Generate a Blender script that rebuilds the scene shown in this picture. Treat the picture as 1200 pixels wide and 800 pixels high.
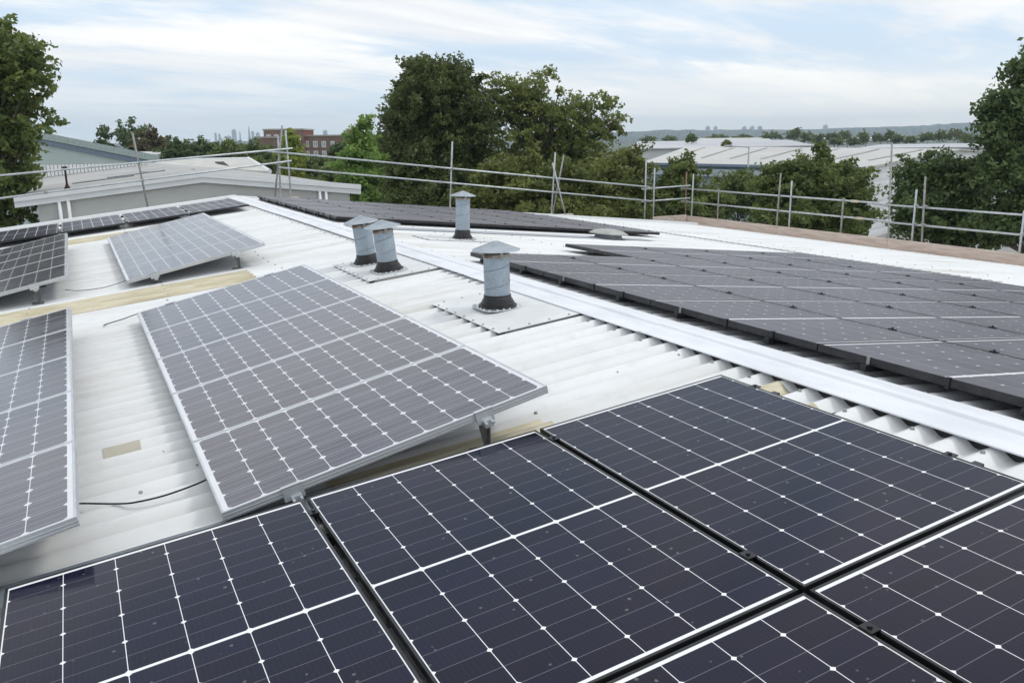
import bpy, math, random
import numpy as np
from mathutils import Matrix, Vector

for o in list(bpy.data.objects): bpy.data.objects.remove(o)
S = bpy.context.scene
COL = S.collection
PI = math.pi
R = math.radians
random.seed(4)

# ------------------------------------------------------------------ camera
CZ = 8.6                                    # camera height over the yard; roof ridge is at about 7.3
FPX = 997.6                                 # focal length in pixels of a 1200 px wide picture
CAM = ((0.890383568, -0.113793566, 0.440758580),
       (-0.455088135, -0.200018329, 0.867690876),
       (-0.010577845, -0.973161699, -0.229879135))   # columns: right, down, forward
cd = bpy.data.cameras.new('camera'); cam = bpy.data.objects.new('camera', cd); COL.objects.link(cam)
m = Matrix.Identity(4)
for r_ in range(3):
    m[r_][0] = CAM[r_][0]; m[r_][1] = -CAM[r_][1]; m[r_][2] = -CAM[r_][2]
m[2][3] = CZ
cam.matrix_world = m
cd.sensor_fit = 'HORIZONTAL'; cd.sensor_width = 36.0; cd.lens = 36.0 * FPX / 1200.0
cd.clip_start = 0.05; cd.clip_end = 20000
S.camera = cam

def at(x, y, d):
    """world point seen at pixel x, y of the 1200x800 photograph, d metres deep"""
    v = ((x - 600) / FPX, (y - 400) / FPX, 1.0)
    return Vector([sum(CAM[r][k] * v[k] for k in range(3)) * d for r in range(3)]) + Vector((0, 0, CZ))

# ------------------------------------------------------------------ world, sun, exposure
SUN_EL, SUN_AZ = R(54), R(112)              # azimuth measured from +Y towards +X
W = bpy.data.worlds.new('World'); S.world = W; W.use_nodes = True
nt = W.node_tree; nt.nodes.clear()
def N(nt, t, **kw):
    n = nt.nodes.new(t)
    for k, v in kw.items(): setattr(n, k, v)
    return n
class X:
    """tiny expression builder over Math nodes"""
    def __init__(s, nt, sock): s.nt, s.s = nt, sock
    def _op(s, op, *a):
        n = s.nt.nodes.new('ShaderNodeMath'); n.operation = op
        for i, v in enumerate((s,) + a):
            if isinstance(v, X): s.nt.links.new(v.s, n.inputs[i])
            else: n.inputs[i].default_value = v
        return X(s.nt, n.outputs[0])
    def __add__(s, o): return s._op('ADD', o)
    def __sub__(s, o): return s._op('SUBTRACT', o)
    def __mul__(s, o): return s._op('MULTIPLY', o)
    def __truediv__(s, o): return s._op('DIVIDE', o)
    def lt(s, o): return s._op('LESS_THAN', o)
    def gt(s, o): return s._op('GREATER_THAN', o)
    def mx(s, o): return s._op('MAXIMUM', o)
    def mn(s, o): return s._op('MINIMUM', o)
    def ab(s): return s._op('ABSOLUTE')
    def fr(s): return s._op('FRACT')
    def fl(s): return s._op('FLOOR')
    def inv(s): return s * -1.0 + 1.0
    def near(s): 
        f = s.fr(); return f.mn(f.inv())       # distance to the nearest whole number
    def ramp(s, a, b, c=0.0, d=1.0):
        n = s.nt.nodes.new('ShaderNodeMapRange'); n.interpolation_type = 'SMOOTHSTEP'
        s.nt.links.new(s.s, n.inputs[0])
        for i, v in enumerate((a, b, c, d)): n.inputs[i + 1].default_value = v
        return X(s.nt, n.outputs[0])
def mixc(nt, f, a, b, mode='MIX'):
    n = nt.nodes.new('ShaderNodeMix'); n.data_type = 'RGBA'; n.blend_type = mode
    for sock, v in ((n.inputs['Factor'], f), (n.inputs[6], a), (n.inputs[7], b)):
        if isinstance(v, X): nt.links.new(v.s, sock)
        elif hasattr(v, 'is_output'): nt.links.new(v, sock)
        elif isinstance(v, (int, float)): sock.default_value = v
        else: sock.default_value = (*v, 1.0)
    return n.outputs[2]
def noise(nt, vec, scale, detail=4.0, rough=0.55, dist=0.0):
    n = N(nt, 'ShaderNodeTexNoise'); n.inputs['Scale'].default_value = scale
    n.inputs['Detail'].default_value = detail; n.inputs['Roughness'].default_value = rough
    n.inputs['Distortion'].default_value = dist
    if vec is not None: nt.links.new(vec, n.inputs['Vector'])
    return X(nt, n.outputs['Fac'])
def vscale(nt, vec, s, rot=(0, 0, 0), loc=(0, 0, 0)):
    n = N(nt, 'ShaderNodeMapping'); nt.links.new(vec, n.inputs['Vector'])
    n.inputs['Scale'].default_value = s; n.inputs['Rotation'].default_value = rot; n.inputs['Location'].default_value = loc
    return n.outputs[0]

sky = N(nt, 'ShaderNodeTexSky'); sky.sky_type = 'NISHITA'; sky.sun_disc = False
sky.sun_elevation = SUN_EL; sky.sun_rotation = SUN_AZ; sky.air_density = 1.0; sky.dust_density = 2.0; sky.ozone_density = 1.5
tc = N(nt, 'ShaderNodeTexCoord')
sp = N(nt, 'ShaderNodeSeparateXYZ'); nt.links.new(tc.outputs['Generated'], sp.inputs[0])
dx, dy, dz = (X(nt, sp.outputs[i]) for i in range(3))
den = dz.mx(0.0) + 0.10
cb = N(nt, 'ShaderNodeCombineXYZ')
nt.links.new((dx / den).s, cb.inputs[0]); nt.links.new((dy / den).s, cb.inputs[1])
pv = vscale(nt, cb.outputs[0], (0.55, 1.0, 1.0), (0, 0, R(-38)))
n1 = noise(nt, vscale(nt, pv, (0.8, 1.0, 1), (0, 0, R(8)), (3.1, 1.7, 0)), 0.7, 7, 0.55, 0.5)
n2 = noise(nt, vscale(nt, pv, (0.8, 1.2, 1), (0, 0, R(-5)), (7.3, 4.4, 0)), 2.0, 8, 0.62, 0.3)
cov = (n1 * 0.55 + n2 * 0.45).ramp(0.40, 0.56)
shade = noise(nt, vscale(nt, pv, (0.7, 1.3, 1), (0, 0, 0), (1.3, 9.4, 0)), 0.9, 5, 0.55, 0.7).ramp(0.35, 0.7)
cloud = mixc(nt, shade, (8.1, 8.3, 8.6), (10.4, 10.2, 9.8))
blue = mixc(nt, 0.82, sky.outputs[0], (6.3, 7.9, 9.6))
skyc = mixc(nt, cov * 0.84 + 0.10, blue, cloud)
# the low bank of blue-grey haze that lies over the city, and the creamy light at the horizon to the right
low = dz.ramp(0.012, 0.10, 1.0, 0.0)
az = (dx - dy * 0.45).ramp(-0.25, 0.55)
bank = mixc(nt, az, (7.9, 8.8, 9.4), (11.2, 10.9, 10.0))
skyc = mixc(nt, low * 0.75, skyc, bank)
bg = N(nt, 'ShaderNodeBackground'); bg.inputs['Strength'].default_value = 0.10
wo = N(nt, 'ShaderNodeOutputWorld')
nt.links.new(skyc, bg.inputs[0]); nt.links.new(bg.outputs[0], wo.inputs[0])

sd = bpy.data.lights.new('sun', 'SUN'); sd.energy = 0.9; sd.angle = R(12); sd.color = (1, 0.96, 0.9)
sun = bpy.data.objects.new('sun', sd); COL.objects.link(sun)
dirv = Vector((math.sin(SUN_AZ) * math.cos(SUN_EL), math.cos(SUN_AZ) * math.cos(SUN_EL), math.sin(SUN_EL)))
sun.rotation_euler = dirv.to_track_quat('Z', 'Y').to_euler()
V = S.view_settings
V.view_transform = 'Standard'; V.look = 'None'; V.exposure = 0.23; V.gamma = 1.0; V.use_curve_mapping = False

# ------------------------------------------------------------------ helpers
class MB:
    def __init__(s): s.v, s.f, s.uv = [], [], {}
    def add(s, vs, fs):
        o = len(s.v); s.v += [tuple(v) for v in vs]; s.f += [tuple(i + o for i in f) for f in fs]
    def box(s, lo, hi, mat=None):
        x0, y0, z0 = lo; x1, y1, z1 = hi
        vs = [Vector(p) for p in ((x0,y0,z0),(x1,y0,z0),(x1,y1,z0),(x0,y1,z0),(x0,y0,z1),(x1,y0,z1),(x1,y1,z1),(x0,y1,z1))]
        if mat is not None: vs = [mat @ v for v in vs]
        s.add(vs, [(0,3,2,1),(4,5,6,7),(0,1,5,4),(1,2,6,5),(2,3,7,6),(3,0,4,7)])
    def tube(s, a, b, r0, r1=None, n=10, caps=True):
        a, b = Vector(a), Vector(b); r1 = r0 if r1 is None else r1
        d = (b - a).normalized(); u = d.orthogonal().normalized(); w = d.cross(u)
        vs = []
        for p, r in ((a, r0), (b, r1)):
            vs += [p + (u * math.cos(2*PI*k/n) + w * math.sin(2*PI*k/n)) * r for k in range(n)]
        fs = [(k, (k+1) % n, n + (k+1) % n, n + k) for k in range(n)]
        if caps: fs += [tuple(range(n-1, -1, -1)), tuple(range(n, 2*n))]
        s.add(vs, fs)
    def path(s, pts, r, n=8):
        for a, b in zip(pts[:-1], pts[1:]): s.tube(a, b, r, n=n)
    def lathe(s, prof, n=32, mat=None, closed=True):
        vs = []
        for r, z in prof:
            vs += [Vector((r * math.cos(2*PI*k/n), r * math.sin(2*PI*k/n), z)) for k in range(n)]
        if mat is not None: vs = [mat @ v for v in vs]
        fs = []
        for i in range(len(prof) - 1):
            fs += [(i*n + k, i*n + (k+1) % n, (i+1)*n + (k+1) % n, (i+1)*n + k) for k in range(n)]
        if closed: fs += [tuple(range(n-1, -1, -1)), tuple((len(prof)-1)*n + k for k in range(n))]
        s.add(vs, fs)
    def prism(s, outline, a, b):
        """closed outline of 3-D points swept from offset a to offset b"""
        n = len(outline); a, b = Vector(a), Vector(b)
        vs = [Vector(p) + a for p in outline] + [Vector(p) + b for p in outline]
        s.add(vs, [(k, (k+1) % n, n + (k+1) % n, n + k) for k in range(n)] + [tuple(range(n-1, -1, -1)), tuple(range(n, 2*n))])
    def build(s, name, mat, parent=None, smooth=False, fix=True):
        me = bpy.data.meshes.new(name); me.from_pydata(s.v, [], s.f)
        if fix:
            import bmesh
            bm = bmesh.new(); bm.from_mesh(me); bmesh.ops.recalc_face_normals(bm, faces=bm.faces); bm.to_mesh(me); bm.free()
        if smooth:
            me.polygons.foreach_set('use_smooth', [True] * len(me.polygons))
        o = bpy.data.objects.new(name, me); COL.objects.link(o)
        if mat is not None: me.materials.append(mat)
        if parent is not None: o.parent = parent
        return o
def bevel(o, w, seg=2, ang=35):
    b = o.modifiers.new('bevel', 'BEVEL'); b.width = w; b.segments = seg; b.limit_method = 'ANGLE'; b.angle_limit = R(ang)
    return o
def empty(name, loc=(0, 0, 0), rot=(0, 0, 0)):
    o = bpy.data.objects.new(name, None); COL.objects.link(o); o.location = loc; o.rotation_euler = rot
    o.empty_display_size = 0.2
    return o
def tag(o, label=None, cat=None, group=None, kind=None):
    if label: o['label'] = label
    if cat: o['category'] = cat
    if group: o['group'] = group
    if kind: o['kind'] = kind
    return o
def copy_tree(o, parent=None):
    c = o.copy(); COL.objects.link(c)
    if parent is not None: c.parent = parent
    for ch in list(o.children): copy_tree(ch, c)
    return c

# ------------------------------------------------------------------ materials
def newmat(name):
    mt = bpy.data.materials.new(name); mt.use_nodes = True
    nt = mt.node_tree; b = nt.nodes['Principled BSDF']
    return mt, nt, b
def inp(nt, sock, v):
    if isinstance(v, X): nt.links.new(v.s, sock)
    elif hasattr(v, 'is_output'): nt.links.new(v, sock)
    elif isinstance(v, (int, float)): sock.default_value = v
    else: sock.default_value = (*v, 1.0)
def coords(nt, which='Object'):
    return N(nt, 'ShaderNodeTexCoord').outputs[which]
def bump(nt, b, h, strength=0.2, dist=0.01):
    n = N(nt, 'ShaderNodeBump'); n.inputs['Strength'].default_value = strength; n.inputs['Distance'].default_value = dist
    nt.links.new(h.s, n.inputs['Height']); nt.links.new(n.outputs[0], b.inputs['Normal'])
def simple(name, c, rough=0.6, metal=0.0, c2=None, scale=6.0, stretch=(1, 1, 1), bmp=0.0, spec=None):
    mt, nt, b = newmat(name)
    c2 = c2 or tuple(v * 0.78 for v in c)
    f = noise(nt, vscale(nt, coords(nt), stretch), scale, 6, 0.6)
    inp(nt, b.inputs['Base Color'], mixc(nt, f.ramp(0.35, 0.68), c, c2))
    inp(nt, b.inputs['Roughness'], f.ramp(0.2, 0.8, max(0.05, rough - 0.1), min(1, rough + 0.1)))
    b.inputs['Metallic'].default_value = metal
    if spec is not None: b.inputs['Specular IOR Level'].default_value = spec
    if bmp: bump(nt, b, f, bmp)
    return mt

def uvxy(nt):
    u = N(nt, 'ShaderNodeUVMap'); s = N(nt, 'ShaderNodeSeparateXYZ'); nt.links.new(u.outputs[0], s.inputs[0])
    return X(nt, s.outputs[0]), X(nt, s.outputs[1])
def objrandom(nt):
    return X(nt, N(nt, 'ShaderNodeObjectInfo').outputs['Random'])
def cellvec(nt, a, b):
    c = N(nt, 'ShaderNodeCombineXYZ'); nt.links.new(a.s, c.inputs[0]); nt.links.new(b.s, c.inputs[1])
    nt.links.new((objrandom(nt) * 37.0).s, c.inputs[2])
    return c.outputs[0]
def specks(nt, scale, r):
    v = N(nt, 'ShaderNodeTexVoronoi'); v.inputs['Scale'].default_value = scale
    nt.links.new(coords(nt), v.inputs['Vector'])
    s = N(nt, 'ShaderNodeSeparateXYZ'); nt.links.new(v.outputs['Color'], s.inputs[0])
    d = X(nt, v.outputs['Distance'])
    return d, X(nt, s.outputs[0]), X(nt, s.outputs[1])
def half_cut(name, Wi, Li, n_half, cell, dust, ior, rough, line=0.8, mid=0.007, col=0.0013, dia=0.0105, film=(0.42, 0.40, 0.37)):
    """monocrystalline half-cut cells under glass; uv in metres from the centre"""
    mt, nt, b = newmat(name)
    u, v = uvxy(nt)
    pu = 0.1843; pvv = (Li - 2 * mid - 0.030 - (mid - 0.007) * 2) / (2 * n_half)
    mu = (Wi - 6 * pu) / 2
    a = (u + Wi / 2 - mu) / pu
    du = a.near() * pu
    side = u.ab().gt(Wi / 2 - mu)
    vh = v.ab()
    w = (vh - mid) / pvv
    dv = w.near() * pvv
    dd = (w * 0.5).near() * (2 * pvv)
    white = (du.lt(col)).mx(side).mx(w.lt(0.0)).mx(w.gt(float(n_half))).mx((du + dd).lt(dia))
    thin = dv.lt(0.0009) * 0.30
    cv = cellvec(nt, a.fl(), (v / pvv).fl())
    wn = N(nt, 'ShaderNodeTexWhiteNoise'); nt.links.new(cv, wn.inputs['Vector'])
    tone = X(nt, wn.outputs['Value'])
    c2 = tuple(x * 1.5 for x in cell)
    c = mixc(nt, tone, cell, c2)
    bus = ((a * 10.0 + 0.5).near()).lt(0.03) * 0.022
    c = mixc(nt, thin.mx(bus), c, (0.55, 0.55, 0.60))
    c = mixc(nt, white, c, (line, line, line))
    # thin film of dust, lime spots and droppings
    dn = noise(nt, coords(nt), 2.2, 5, 0.6)
    c = mixc(nt, dn.ramp(0.3, 0.75, dust * 0.5, dust), c, film)
    d, r1, r2 = specks(nt, 24.0, 0.1)
    spot = (d.lt(r2 * 0.10 + 0.06)) * (r1.gt(0.72)) * (r2 * 0.20 + 0.03)
    c = mixc(nt, spot, c, (0.5, 0.5, 0.45))
    inp(nt, b.inputs['Base Color'], c)
    inp(nt, b.inputs['Roughness'], dn.ramp(0.3, 0.75, rough, rough + 0.10))
    b.inputs['IOR'].default_value = ior
    return mt
def old_cells(name):
    mt, nt, b = newmat(name)
    Wi, Li = 1.630, 0.972
    u, v = uvxy(nt); p = 0.1585
    a = (u + Wi / 2 - (Wi - 10 * p) / 2) / p
    q = (v + Li / 2 - (Li - 6 * p) / 2) / p
    du, dv = a.near() * p, q.near() * p
    white = du.lt(0.0019).mx(u.ab().gt(5 * p)).mx(v.ab().gt(3 * p)).mx((du + dv).lt(0.019))
    thin = (dv.lt(0.0015) * 0.75).mx((q * 3.0 + 0.5).near().lt(0.024) * 0.45)
    wn = N(nt, 'ShaderNodeTexWhiteNoise'); nt.links.new(cellvec(nt, a.fl(), q.fl()), wn.inputs['Vector'])
    c = mixc(nt, X(nt, wn.outputs['Value']), (0.030, 0.028, 0.042), (0.048, 0.046, 0.062))
    c = mixc(nt, thin, c, (0.62, 0.62, 0.66))
    c = mixc(nt, white, c, (0.78, 0.78, 0.80))
    dn = noise(nt, vscale(nt, coords(nt), (1, 3, 1)), 1.6, 6, 0.6)
    c = mixc(nt, dn.ramp(0.3, 0.75, 0.14, 0.25), c, (0.41, 0.39, 0.43))
    inp(nt, b.inputs['Base Color'], c)
    inp(nt, b.inputs['Roughness'], dn.ramp(0.3, 0.75, 0.10, 0.22))
    b.inputs['IOR'].default_value = 1.42
    return mt

def roof_paint():
    mt, nt, b = newmat('white_roof_coating')
    co = coords(nt)
    s = N(nt, 'ShaderNodeSeparateXYZ'); nt.links.new(co, s.inputs[0])
    x, y = X(nt, s.outputs[0]), X(nt, s.outputs[1])
    str1 = noise(nt, vscale(nt, co, (0.35, 2.2, 1)), 1.0, 6, 0.6)
    str2 = noise(nt, vscale(nt, co, (0.9, 9.0, 1), (0, 0, 0), (5, 2, 0)), 1.0, 5, 0.6)
    big = noise(nt, co, 0.33, 4, 0.5)
    c = mixc(nt, str1.ramp(0.40, 0.72), (0.785, 0.79, 0.79), (0.71, 0.715, 0.71))
    stain = (str1 * 0.5 + str2 * 0.5).ramp(0.47, 0.64) * big.ramp(0.42, 0.58) * 0.55
    stain = stain.mx(x.ramp(2.6, -0.6) * (str2.ramp(0.35, 0.62) * 0.12 + 0.02))
    c = mixc(nt, stain, c, (0.53, 0.49, 0.40))
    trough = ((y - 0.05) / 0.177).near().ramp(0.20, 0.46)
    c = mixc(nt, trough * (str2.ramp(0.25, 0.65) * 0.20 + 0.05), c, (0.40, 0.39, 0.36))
    grime = noise(nt, co, 6.0, 8, 0.7).ramp(0.46, 0.78) * 0.32
    c = mixc(nt, grime, c, (0.50, 0.51, 0.50))
    d, r1, r2 = specks(nt, 6.5, 0.1)
    spot = d.lt(r2 * 0.07 + 0.02) * r1.gt(0.72)
    c = mixc(nt, spot * 0.75, c, (0.14, 0.13, 0.11))
    inp(nt, b.inputs['Base Color'], c)
    b.inputs['Roughness'].default_value = 0.55
    b.inputs['Specular IOR Level'].default_value = 0.35
    bump(nt, b, noise(nt, co, 30.0, 4, 0.6), 0.12, 0.004)
    return mt

MAT = {}
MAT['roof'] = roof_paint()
MAT['cap'] = simple('ridge_paint', (0.80, 0.81, 0.84), 0.5, 0, (0.70, 0.71, 0.74), 3.0, (2, 0.6, 1))
MAT['rooflight'] = simple('aged_rooflight', (0.64, 0.58, 0.43), 0.5, 0, (0.46, 0.40, 0.26), 3.0, (0.8, 7, 1))
MAT['patch'] = simple('bare_sheet_patch', (0.50, 0.47, 0.38), 0.7)
MAT['plate'] = simple('flashing_sheet', (0.76, 0.77, 0.77), 0.5, 0.0, (0.66, 0.67, 0.66), 2.5)
MAT['lead'] = simple('lead_grey_strip', (0.20, 0.23, 0.25), 0.5, 0.0, (0.14, 0.16, 0.18), 4.0)
MAT['trim'] = simple('white_trim', (0.80, 0.81, 0.81), 0.45, 0, (0.74, 0.75, 0.75), 1.0)
MAT['alu'] = simple('silver_aluminium', (0.62, 0.64, 0.66), 0.38, 0.55, (0.52, 0.54, 0.56), 5.0)
MAT['black_alu'] = simple('black_anodised', (0.045, 0.045, 0.048), 0.32, 0.6, (0.03, 0.03, 0.033), 5.0)
MAT['backsheet'] = simple('backsheet', (0.7, 0.7, 0.7), 0.6)
MAT['rubber'] = simple('black_rubber', (0.014, 0.014, 0.015), 0.5, 0, (0.03, 0.03, 0.031), 12)
MAT['cable'] = simple('black_cable', (0.012, 0.012, 0.012), 0.5)
MAT['timber'] = simple('scaffold_board', (0.68, 0.57, 0.49), 0.8, 0, (0.52, 0.42, 0.36), 3.0, (3, 0.5, 6))
MAT['tube'] = simple('galvanised_tube', (0.56, 0.59, 0.60), 0.42, 0.5, (0.42, 0.45, 0.46), 7.0)
MAT['tube_dull'] = simple('weathered_tube', (0.36, 0.36, 0.34), 0.5, 0.4, (0.26, 0.25, 0.23), 7.0)
MAT['tube_rust'] = simple('rusty_tube', (0.30, 0.20, 0.15), 0.7, 0.2, (0.22, 0.14, 0.1), 9.0)
MAT['rust'] = simple('rusty_steel', (0.16, 0.075, 0.035), 0.85, 0, (0.07, 0.04, 0.025), 18.0)
MAT['seam'] = simple('seam_grey', (0.26, 0.30, 0.34), 0.5, 0.3)  # lock seam, a slightly darker grey than the pipe
MAT['rim'] = simple('rust_spotted_rim', (0.44, 0.42, 0.38), 0.7, 0, (0.16, 0.09, 0.05), 14.0)
MAT['guard'] = simple('dark_rusty_mesh', (0.055, 0.03, 0.02), 0.9, 0, (0.02, 0.015, 0.012), 20.0)
MAT['leg'] = simple('dull_bracket_steel', (0.20, 0.20, 0.20), 0.5, 0.5, (0.13, 0.13, 0.13), 8.0)
MAT['bolt'] = simple('pale_bolt', (0.72, 0.73, 0.74), 0.4)
MAT['steel'] = simple('bracket_steel', (0.42, 0.42, 0.41), 0.45, 0.6, (0.30, 0.30, 0.29), 8.0)
def galv():
    mt, nt, b = newmat('galvanised_spiral_pipe')
    v = N(nt, 'ShaderNodeTexVoronoi'); v.inputs['Scale'].default_value = 60.0
    nt.links.new(coords(nt), v.inputs['Vector'])
    s = N(nt, 'ShaderNodeSeparateXYZ'); nt.links.new(v.outputs['Color'], s.inputs[0])
    f = X(nt, s.outputs[0]); g = noise(nt, coords(nt), 7.0, 6, 0.65)
    c = mixc(nt, f, (0.31, 0.37, 0.43), (0.37, 0.43, 0.48))
    c = mixc(nt, g.ramp(0.5, 0.75) * 0.38, c, (0.56, 0.58, 0.60))
    z = N(nt, 'ShaderNodeSeparateXYZ'); nt.links.new(coords(nt), z.inputs[0])
    rr = noise(nt, coords(nt), 22.0, 5, 0.6).ramp(0.52, 0.7)
    inp(nt, b.inputs['Base Color'], mixc(nt, rr * 0.25, c, (0.30, 0.22, 0.16)))
    b.inputs['Metallic'].default_value = 0.35; b.inputs['Roughness'].default_value = 0.42
    return mt
MAT['galv'] = galv()
MAT['cells_near'] = half_cut('half_cut_cells', 1.112, 1.700, 9, (0.0058, 0.0056, 0.0180), 0.005, 1.29, 0.06, 0.85, film=(0.30, 0.30, 0.36))
MAT['cells_far'] = half_cut('half_cut_cells_dusty', 1.112, 1.700, 9, (0.040, 0.038, 0.048), 0.30, 1.30, 0.40, 0.80, 0.015, 0.0008, 0.0125, (0.37, 0.355, 0.39))
MAT['cells_long'] = half_cut('long_half_cut_cells', 1.112, 2.258, 12, (0.020, 0.018, 0.034), 0.06, 1.28, 0.30, 0.70, 0.016, 0.0045, 0.013)
MAT['cells_old'] = old_cells('full_square_cells')

def ribbed(name, c, axis, pitch, c2=None, depth=0.5, rough=0.5):
    """profiled cladding: real colour with a bump of ribs along one axis"""
    mt, nt, b = newmat(name)
    co = coords(nt); s = N(nt, 'ShaderNodeSeparateXYZ'); nt.links.new(co, s.inputs[0])
    k = X(nt, s.outputs['XYZ'.index(axis)]) / pitch
    rib = k.near().ramp(0.12, 0.30)
    g = noise(nt, co, 0.25, 5, 0.6)
    inp(nt, b.inputs['Base Color'], mixc(nt, g.ramp(0.3, 0.7), c, c2 or tuple(v * 0.85 for v in c)))
    b.inputs['Roughness'].default_value = rough
    bump(nt, b, rib, depth, pitch * 0.15)
    return mt
def brickmat():
    mt, nt, b = newmat('red_brick')
    bt = N(nt, 'ShaderNodeTexBrick'); bt.inputs['Scale'].default_value = 3.0
    bt.inputs['Color1'].default_value = (0.22, 0.06, 0.035, 1); bt.inputs['Color2'].default_value = (0.17, 0.05, 0.03, 1)
    bt.inputs['Mortar'].default_value = (0.24, 0.17, 0.13, 1); bt.inputs['Mortar Size'].default_value = 0.012
    nt.links.new(coords(nt), bt.inputs['Vector'])
    g = noise(nt, coords(nt), 0.3, 5, 0.6)
    inp(nt, b.inputs['Base Color'], mixc(nt, g.ramp(0.3, 0.7) * 0.5, bt.outputs['Color'], (0.13, 0.05, 0.035)))
    b.inputs['Roughness'].default_value = 0.9
    return mt
MAT['brick'] = brickmat()
MAT['stone'] = simple('pale_stone', (0.42, 0.38, 0.33), 0.8)
MAT['concrete'] = simple('far_concrete', (0.48, 0.47, 0.47), 0.8, 0, (0.40, 0.40, 0.41), .05)
MAT['glassy'] = simple('far_window_glass', (0.30, 0.33, 0.36), 0.15, 0.0)
MAT['clad_white'] = ribbed('white_wall_cladding', (0.72, 0.73, 0.74), 'Z', 0.6, depth=0.25)
MAT['clad_pale'] = ribbed('pale_fascia_cladding', (0.66, 0.67, 0.66), 'Z', 0.5, depth=0.12)
MAT['clad_green'] = ribbed('pale_green_cladding', (0.56, 0.63, 0.61), 'X', 0.3, depth=0.2)
MAT['green_trim'] = simple('grey_green_trim', (0.44, 0.51, 0.49), 0.5)
MAT['clad_blue'] = ribbed('blue_grey_cladding', (0.34, 0.42, 0.54), 'X', 0.9, depth=0.3)
MAT['blue_trim'] = simple('blue_grey_gutter', (0.20, 0.26, 0.34), 0.5)
MAT['shed_roof'] = simple('light_grey_shed_roof', (0.54, 0.525, 0.50), 0.55, 0, (0.48, 0.47, 0.445), 0.08, (1, 1, 1))
MAT['shed_roof_far'] = simple('far_shed_roof', (0.50, 0.50, 0.52), 0.6, 0, (0.44, 0.44, 0.46), 0.05)
MAT['valley'] = simple('rooflight_band', (0.50, 0.485, 0.46), 0.55, 0, (0.46, 0.45, 0.42), .3)
MAT['mottled'] = simple('mottled_old_roof', (0.58, 0.57, 0.53), 0.8, 0, (0.44, 0.43, 0.40), 1.2)
MAT['neigh_roof'] = simple('grey_neighbour_roof', (0.42, 0.41, 0.39), 0.6, 0, (0.34, 0.33, 0.32), 0.5)
MAT['parapet'] = simple('dark_parapet_back', (0.26, 0.26, 0.25), 0.7)
MAT['render_grey'] = simple('cream_wall', (0.52, 0.52, 0.49), 0.7, 0, (0.46, 0.46, 0.44), 0.4)
MAT['bark'] = simple('bark', (0.10, 0.085, 0.065), 0.9, 0, (0.06, 0.05, 0.04), 5.0)
MAT['lamp'] = simple('lamp_column_grey', (0.45, 0.46, 0.46), 0.5, 0.3)

def leafmat(name, dark, light, trans=0.35):
    mt, nt, b = newmat(name)
    at_ = N(nt, 'ShaderNodeAttribute'); at_.attribute_name = 'tint'
    f = X(nt, at_.outputs['Fac'])
    c = mixc(nt, f, dark, light)
    inp(nt, b.inputs['Base Color'], c); b.inputs['Roughness'].default_value = 0.5
    b.inputs['Specular IOR Level'].default_value = 0.3
    tr = N(nt, 'ShaderNodeBsdfTranslucent'); nt.links.new(mixc(nt, 0.5, c, tuple(min(1, v * 1.3) for v in light)), tr.inputs[0])
    ms = N(nt, 'ShaderNodeMixShader'); ms.inputs[0].default_value = trans
    nt.links.new(b.outputs[0], ms.inputs[1]); nt.links.new(tr.outputs[0], ms.inputs[2])
    nt.links.new(ms.outputs[0], nt.nodes['Material Output'].inputs['Surface'])
    return mt
LEAF = {
    'maple': leafmat('leaf_maple', (0.05, 0.074, 0.024), (0.15, 0.18, 0.055)),
    'sparse': leafmat('leaf_olive', (0.07, 0.108, 0.036), (0.265, 0.295, 0.085), 0.4),
    'yellow': leafmat('leaf_yellow_green', (0.072, 0.102, 0.03), (0.225, 0.245, 0.068)),
    'bright': leafmat('leaf_bright_green', (0.109, 0.201, 0.052), (0.287, 0.414, 0.103), 0.4),
    'lime': leafmat('leaf_lime', (0.154, 0.22, 0.039), (0.352, 0.396, 0.077), 0.4),
    'dark': leafmat('leaf_dark', (0.043, 0.072, 0.029), (0.16, 0.217, 0.075), 0.3),
    'mid': leafmat('leaf_mid', (0.057, 0.095, 0.032), (0.213, 0.257, 0.071)),
    'brownish': leafmat('leaf_bronze', (0.073, 0.062, 0.033), (0.173, 0.146, 0.065)),
}

# ------------------------------------------------------------------ geometry of the roof (z relative to the camera + CZ)
SL, SR = R(6.12), R(5.60)
TL, TR = math.tan(SL), math.tan(SR)
OX, OY, OZ = 0.76972, 3.46060, -1.49625       # inner corner of the middle front module
XR = 3.637
ZR = OZ - 0.12 / math.cos(SL) + (XR - OX) * TL    # crest height at the ridge
PITCH, AMP = 0.177, 0.021
YN, YF = -7.0, 22.3
XLE, XRE = -6.2, 18.2
def crest(x):
    return CZ + (ZR - (XR - x) * TL if x < XR else ZR - (x - XR) * TR)
UL = Vector((math.cos(SL), 0, math.sin(SL))); NL = Vector((-math.sin(SL), 0, math.cos(SL)))
UR = Vector((math.cos(SR), 0, -math.sin(SR))); NR = Vector((math.sin(SR), 0, math.cos(SR)))

# ---- ground
g = MB(); g.add([(-9000, -9000, 0), (9000, -9000, 0), (9000, 9000, 0), (-9000, 9000, 0)], [(0, 1, 2, 3)])
gm = simple('rough_grass', (0.07, 0.09, 0.035), 0.95, 0, (0.10, 0.10, 0.06), 0.02)
tag(g.build('ground', gm), kind='structure')
g = MB(); g.add([(-60, -30, .004), (75, -30, .004), (75, 62, .004), (-60, 62, .004)], [(0, 1, 2, 3)])
tag(g.build('yard', simple('yard_concrete', (0.30, 0.29, 0.27), 0.85, 0, (0.22, 0.21, 0.20), 0.15)), kind='structure')
g = MB(); g.add([(26, -30, .008), (33, -30, .008), (33, 62, .008), (26, 62, .008)], [(0, 1, 2, 3)])
tag(g.build('road', simple('asphalt', (0.055, 0.055, 0.057), 0.9, 0, (0.075, 0.075, 0.075), 0.4)), kind='structure')

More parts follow.
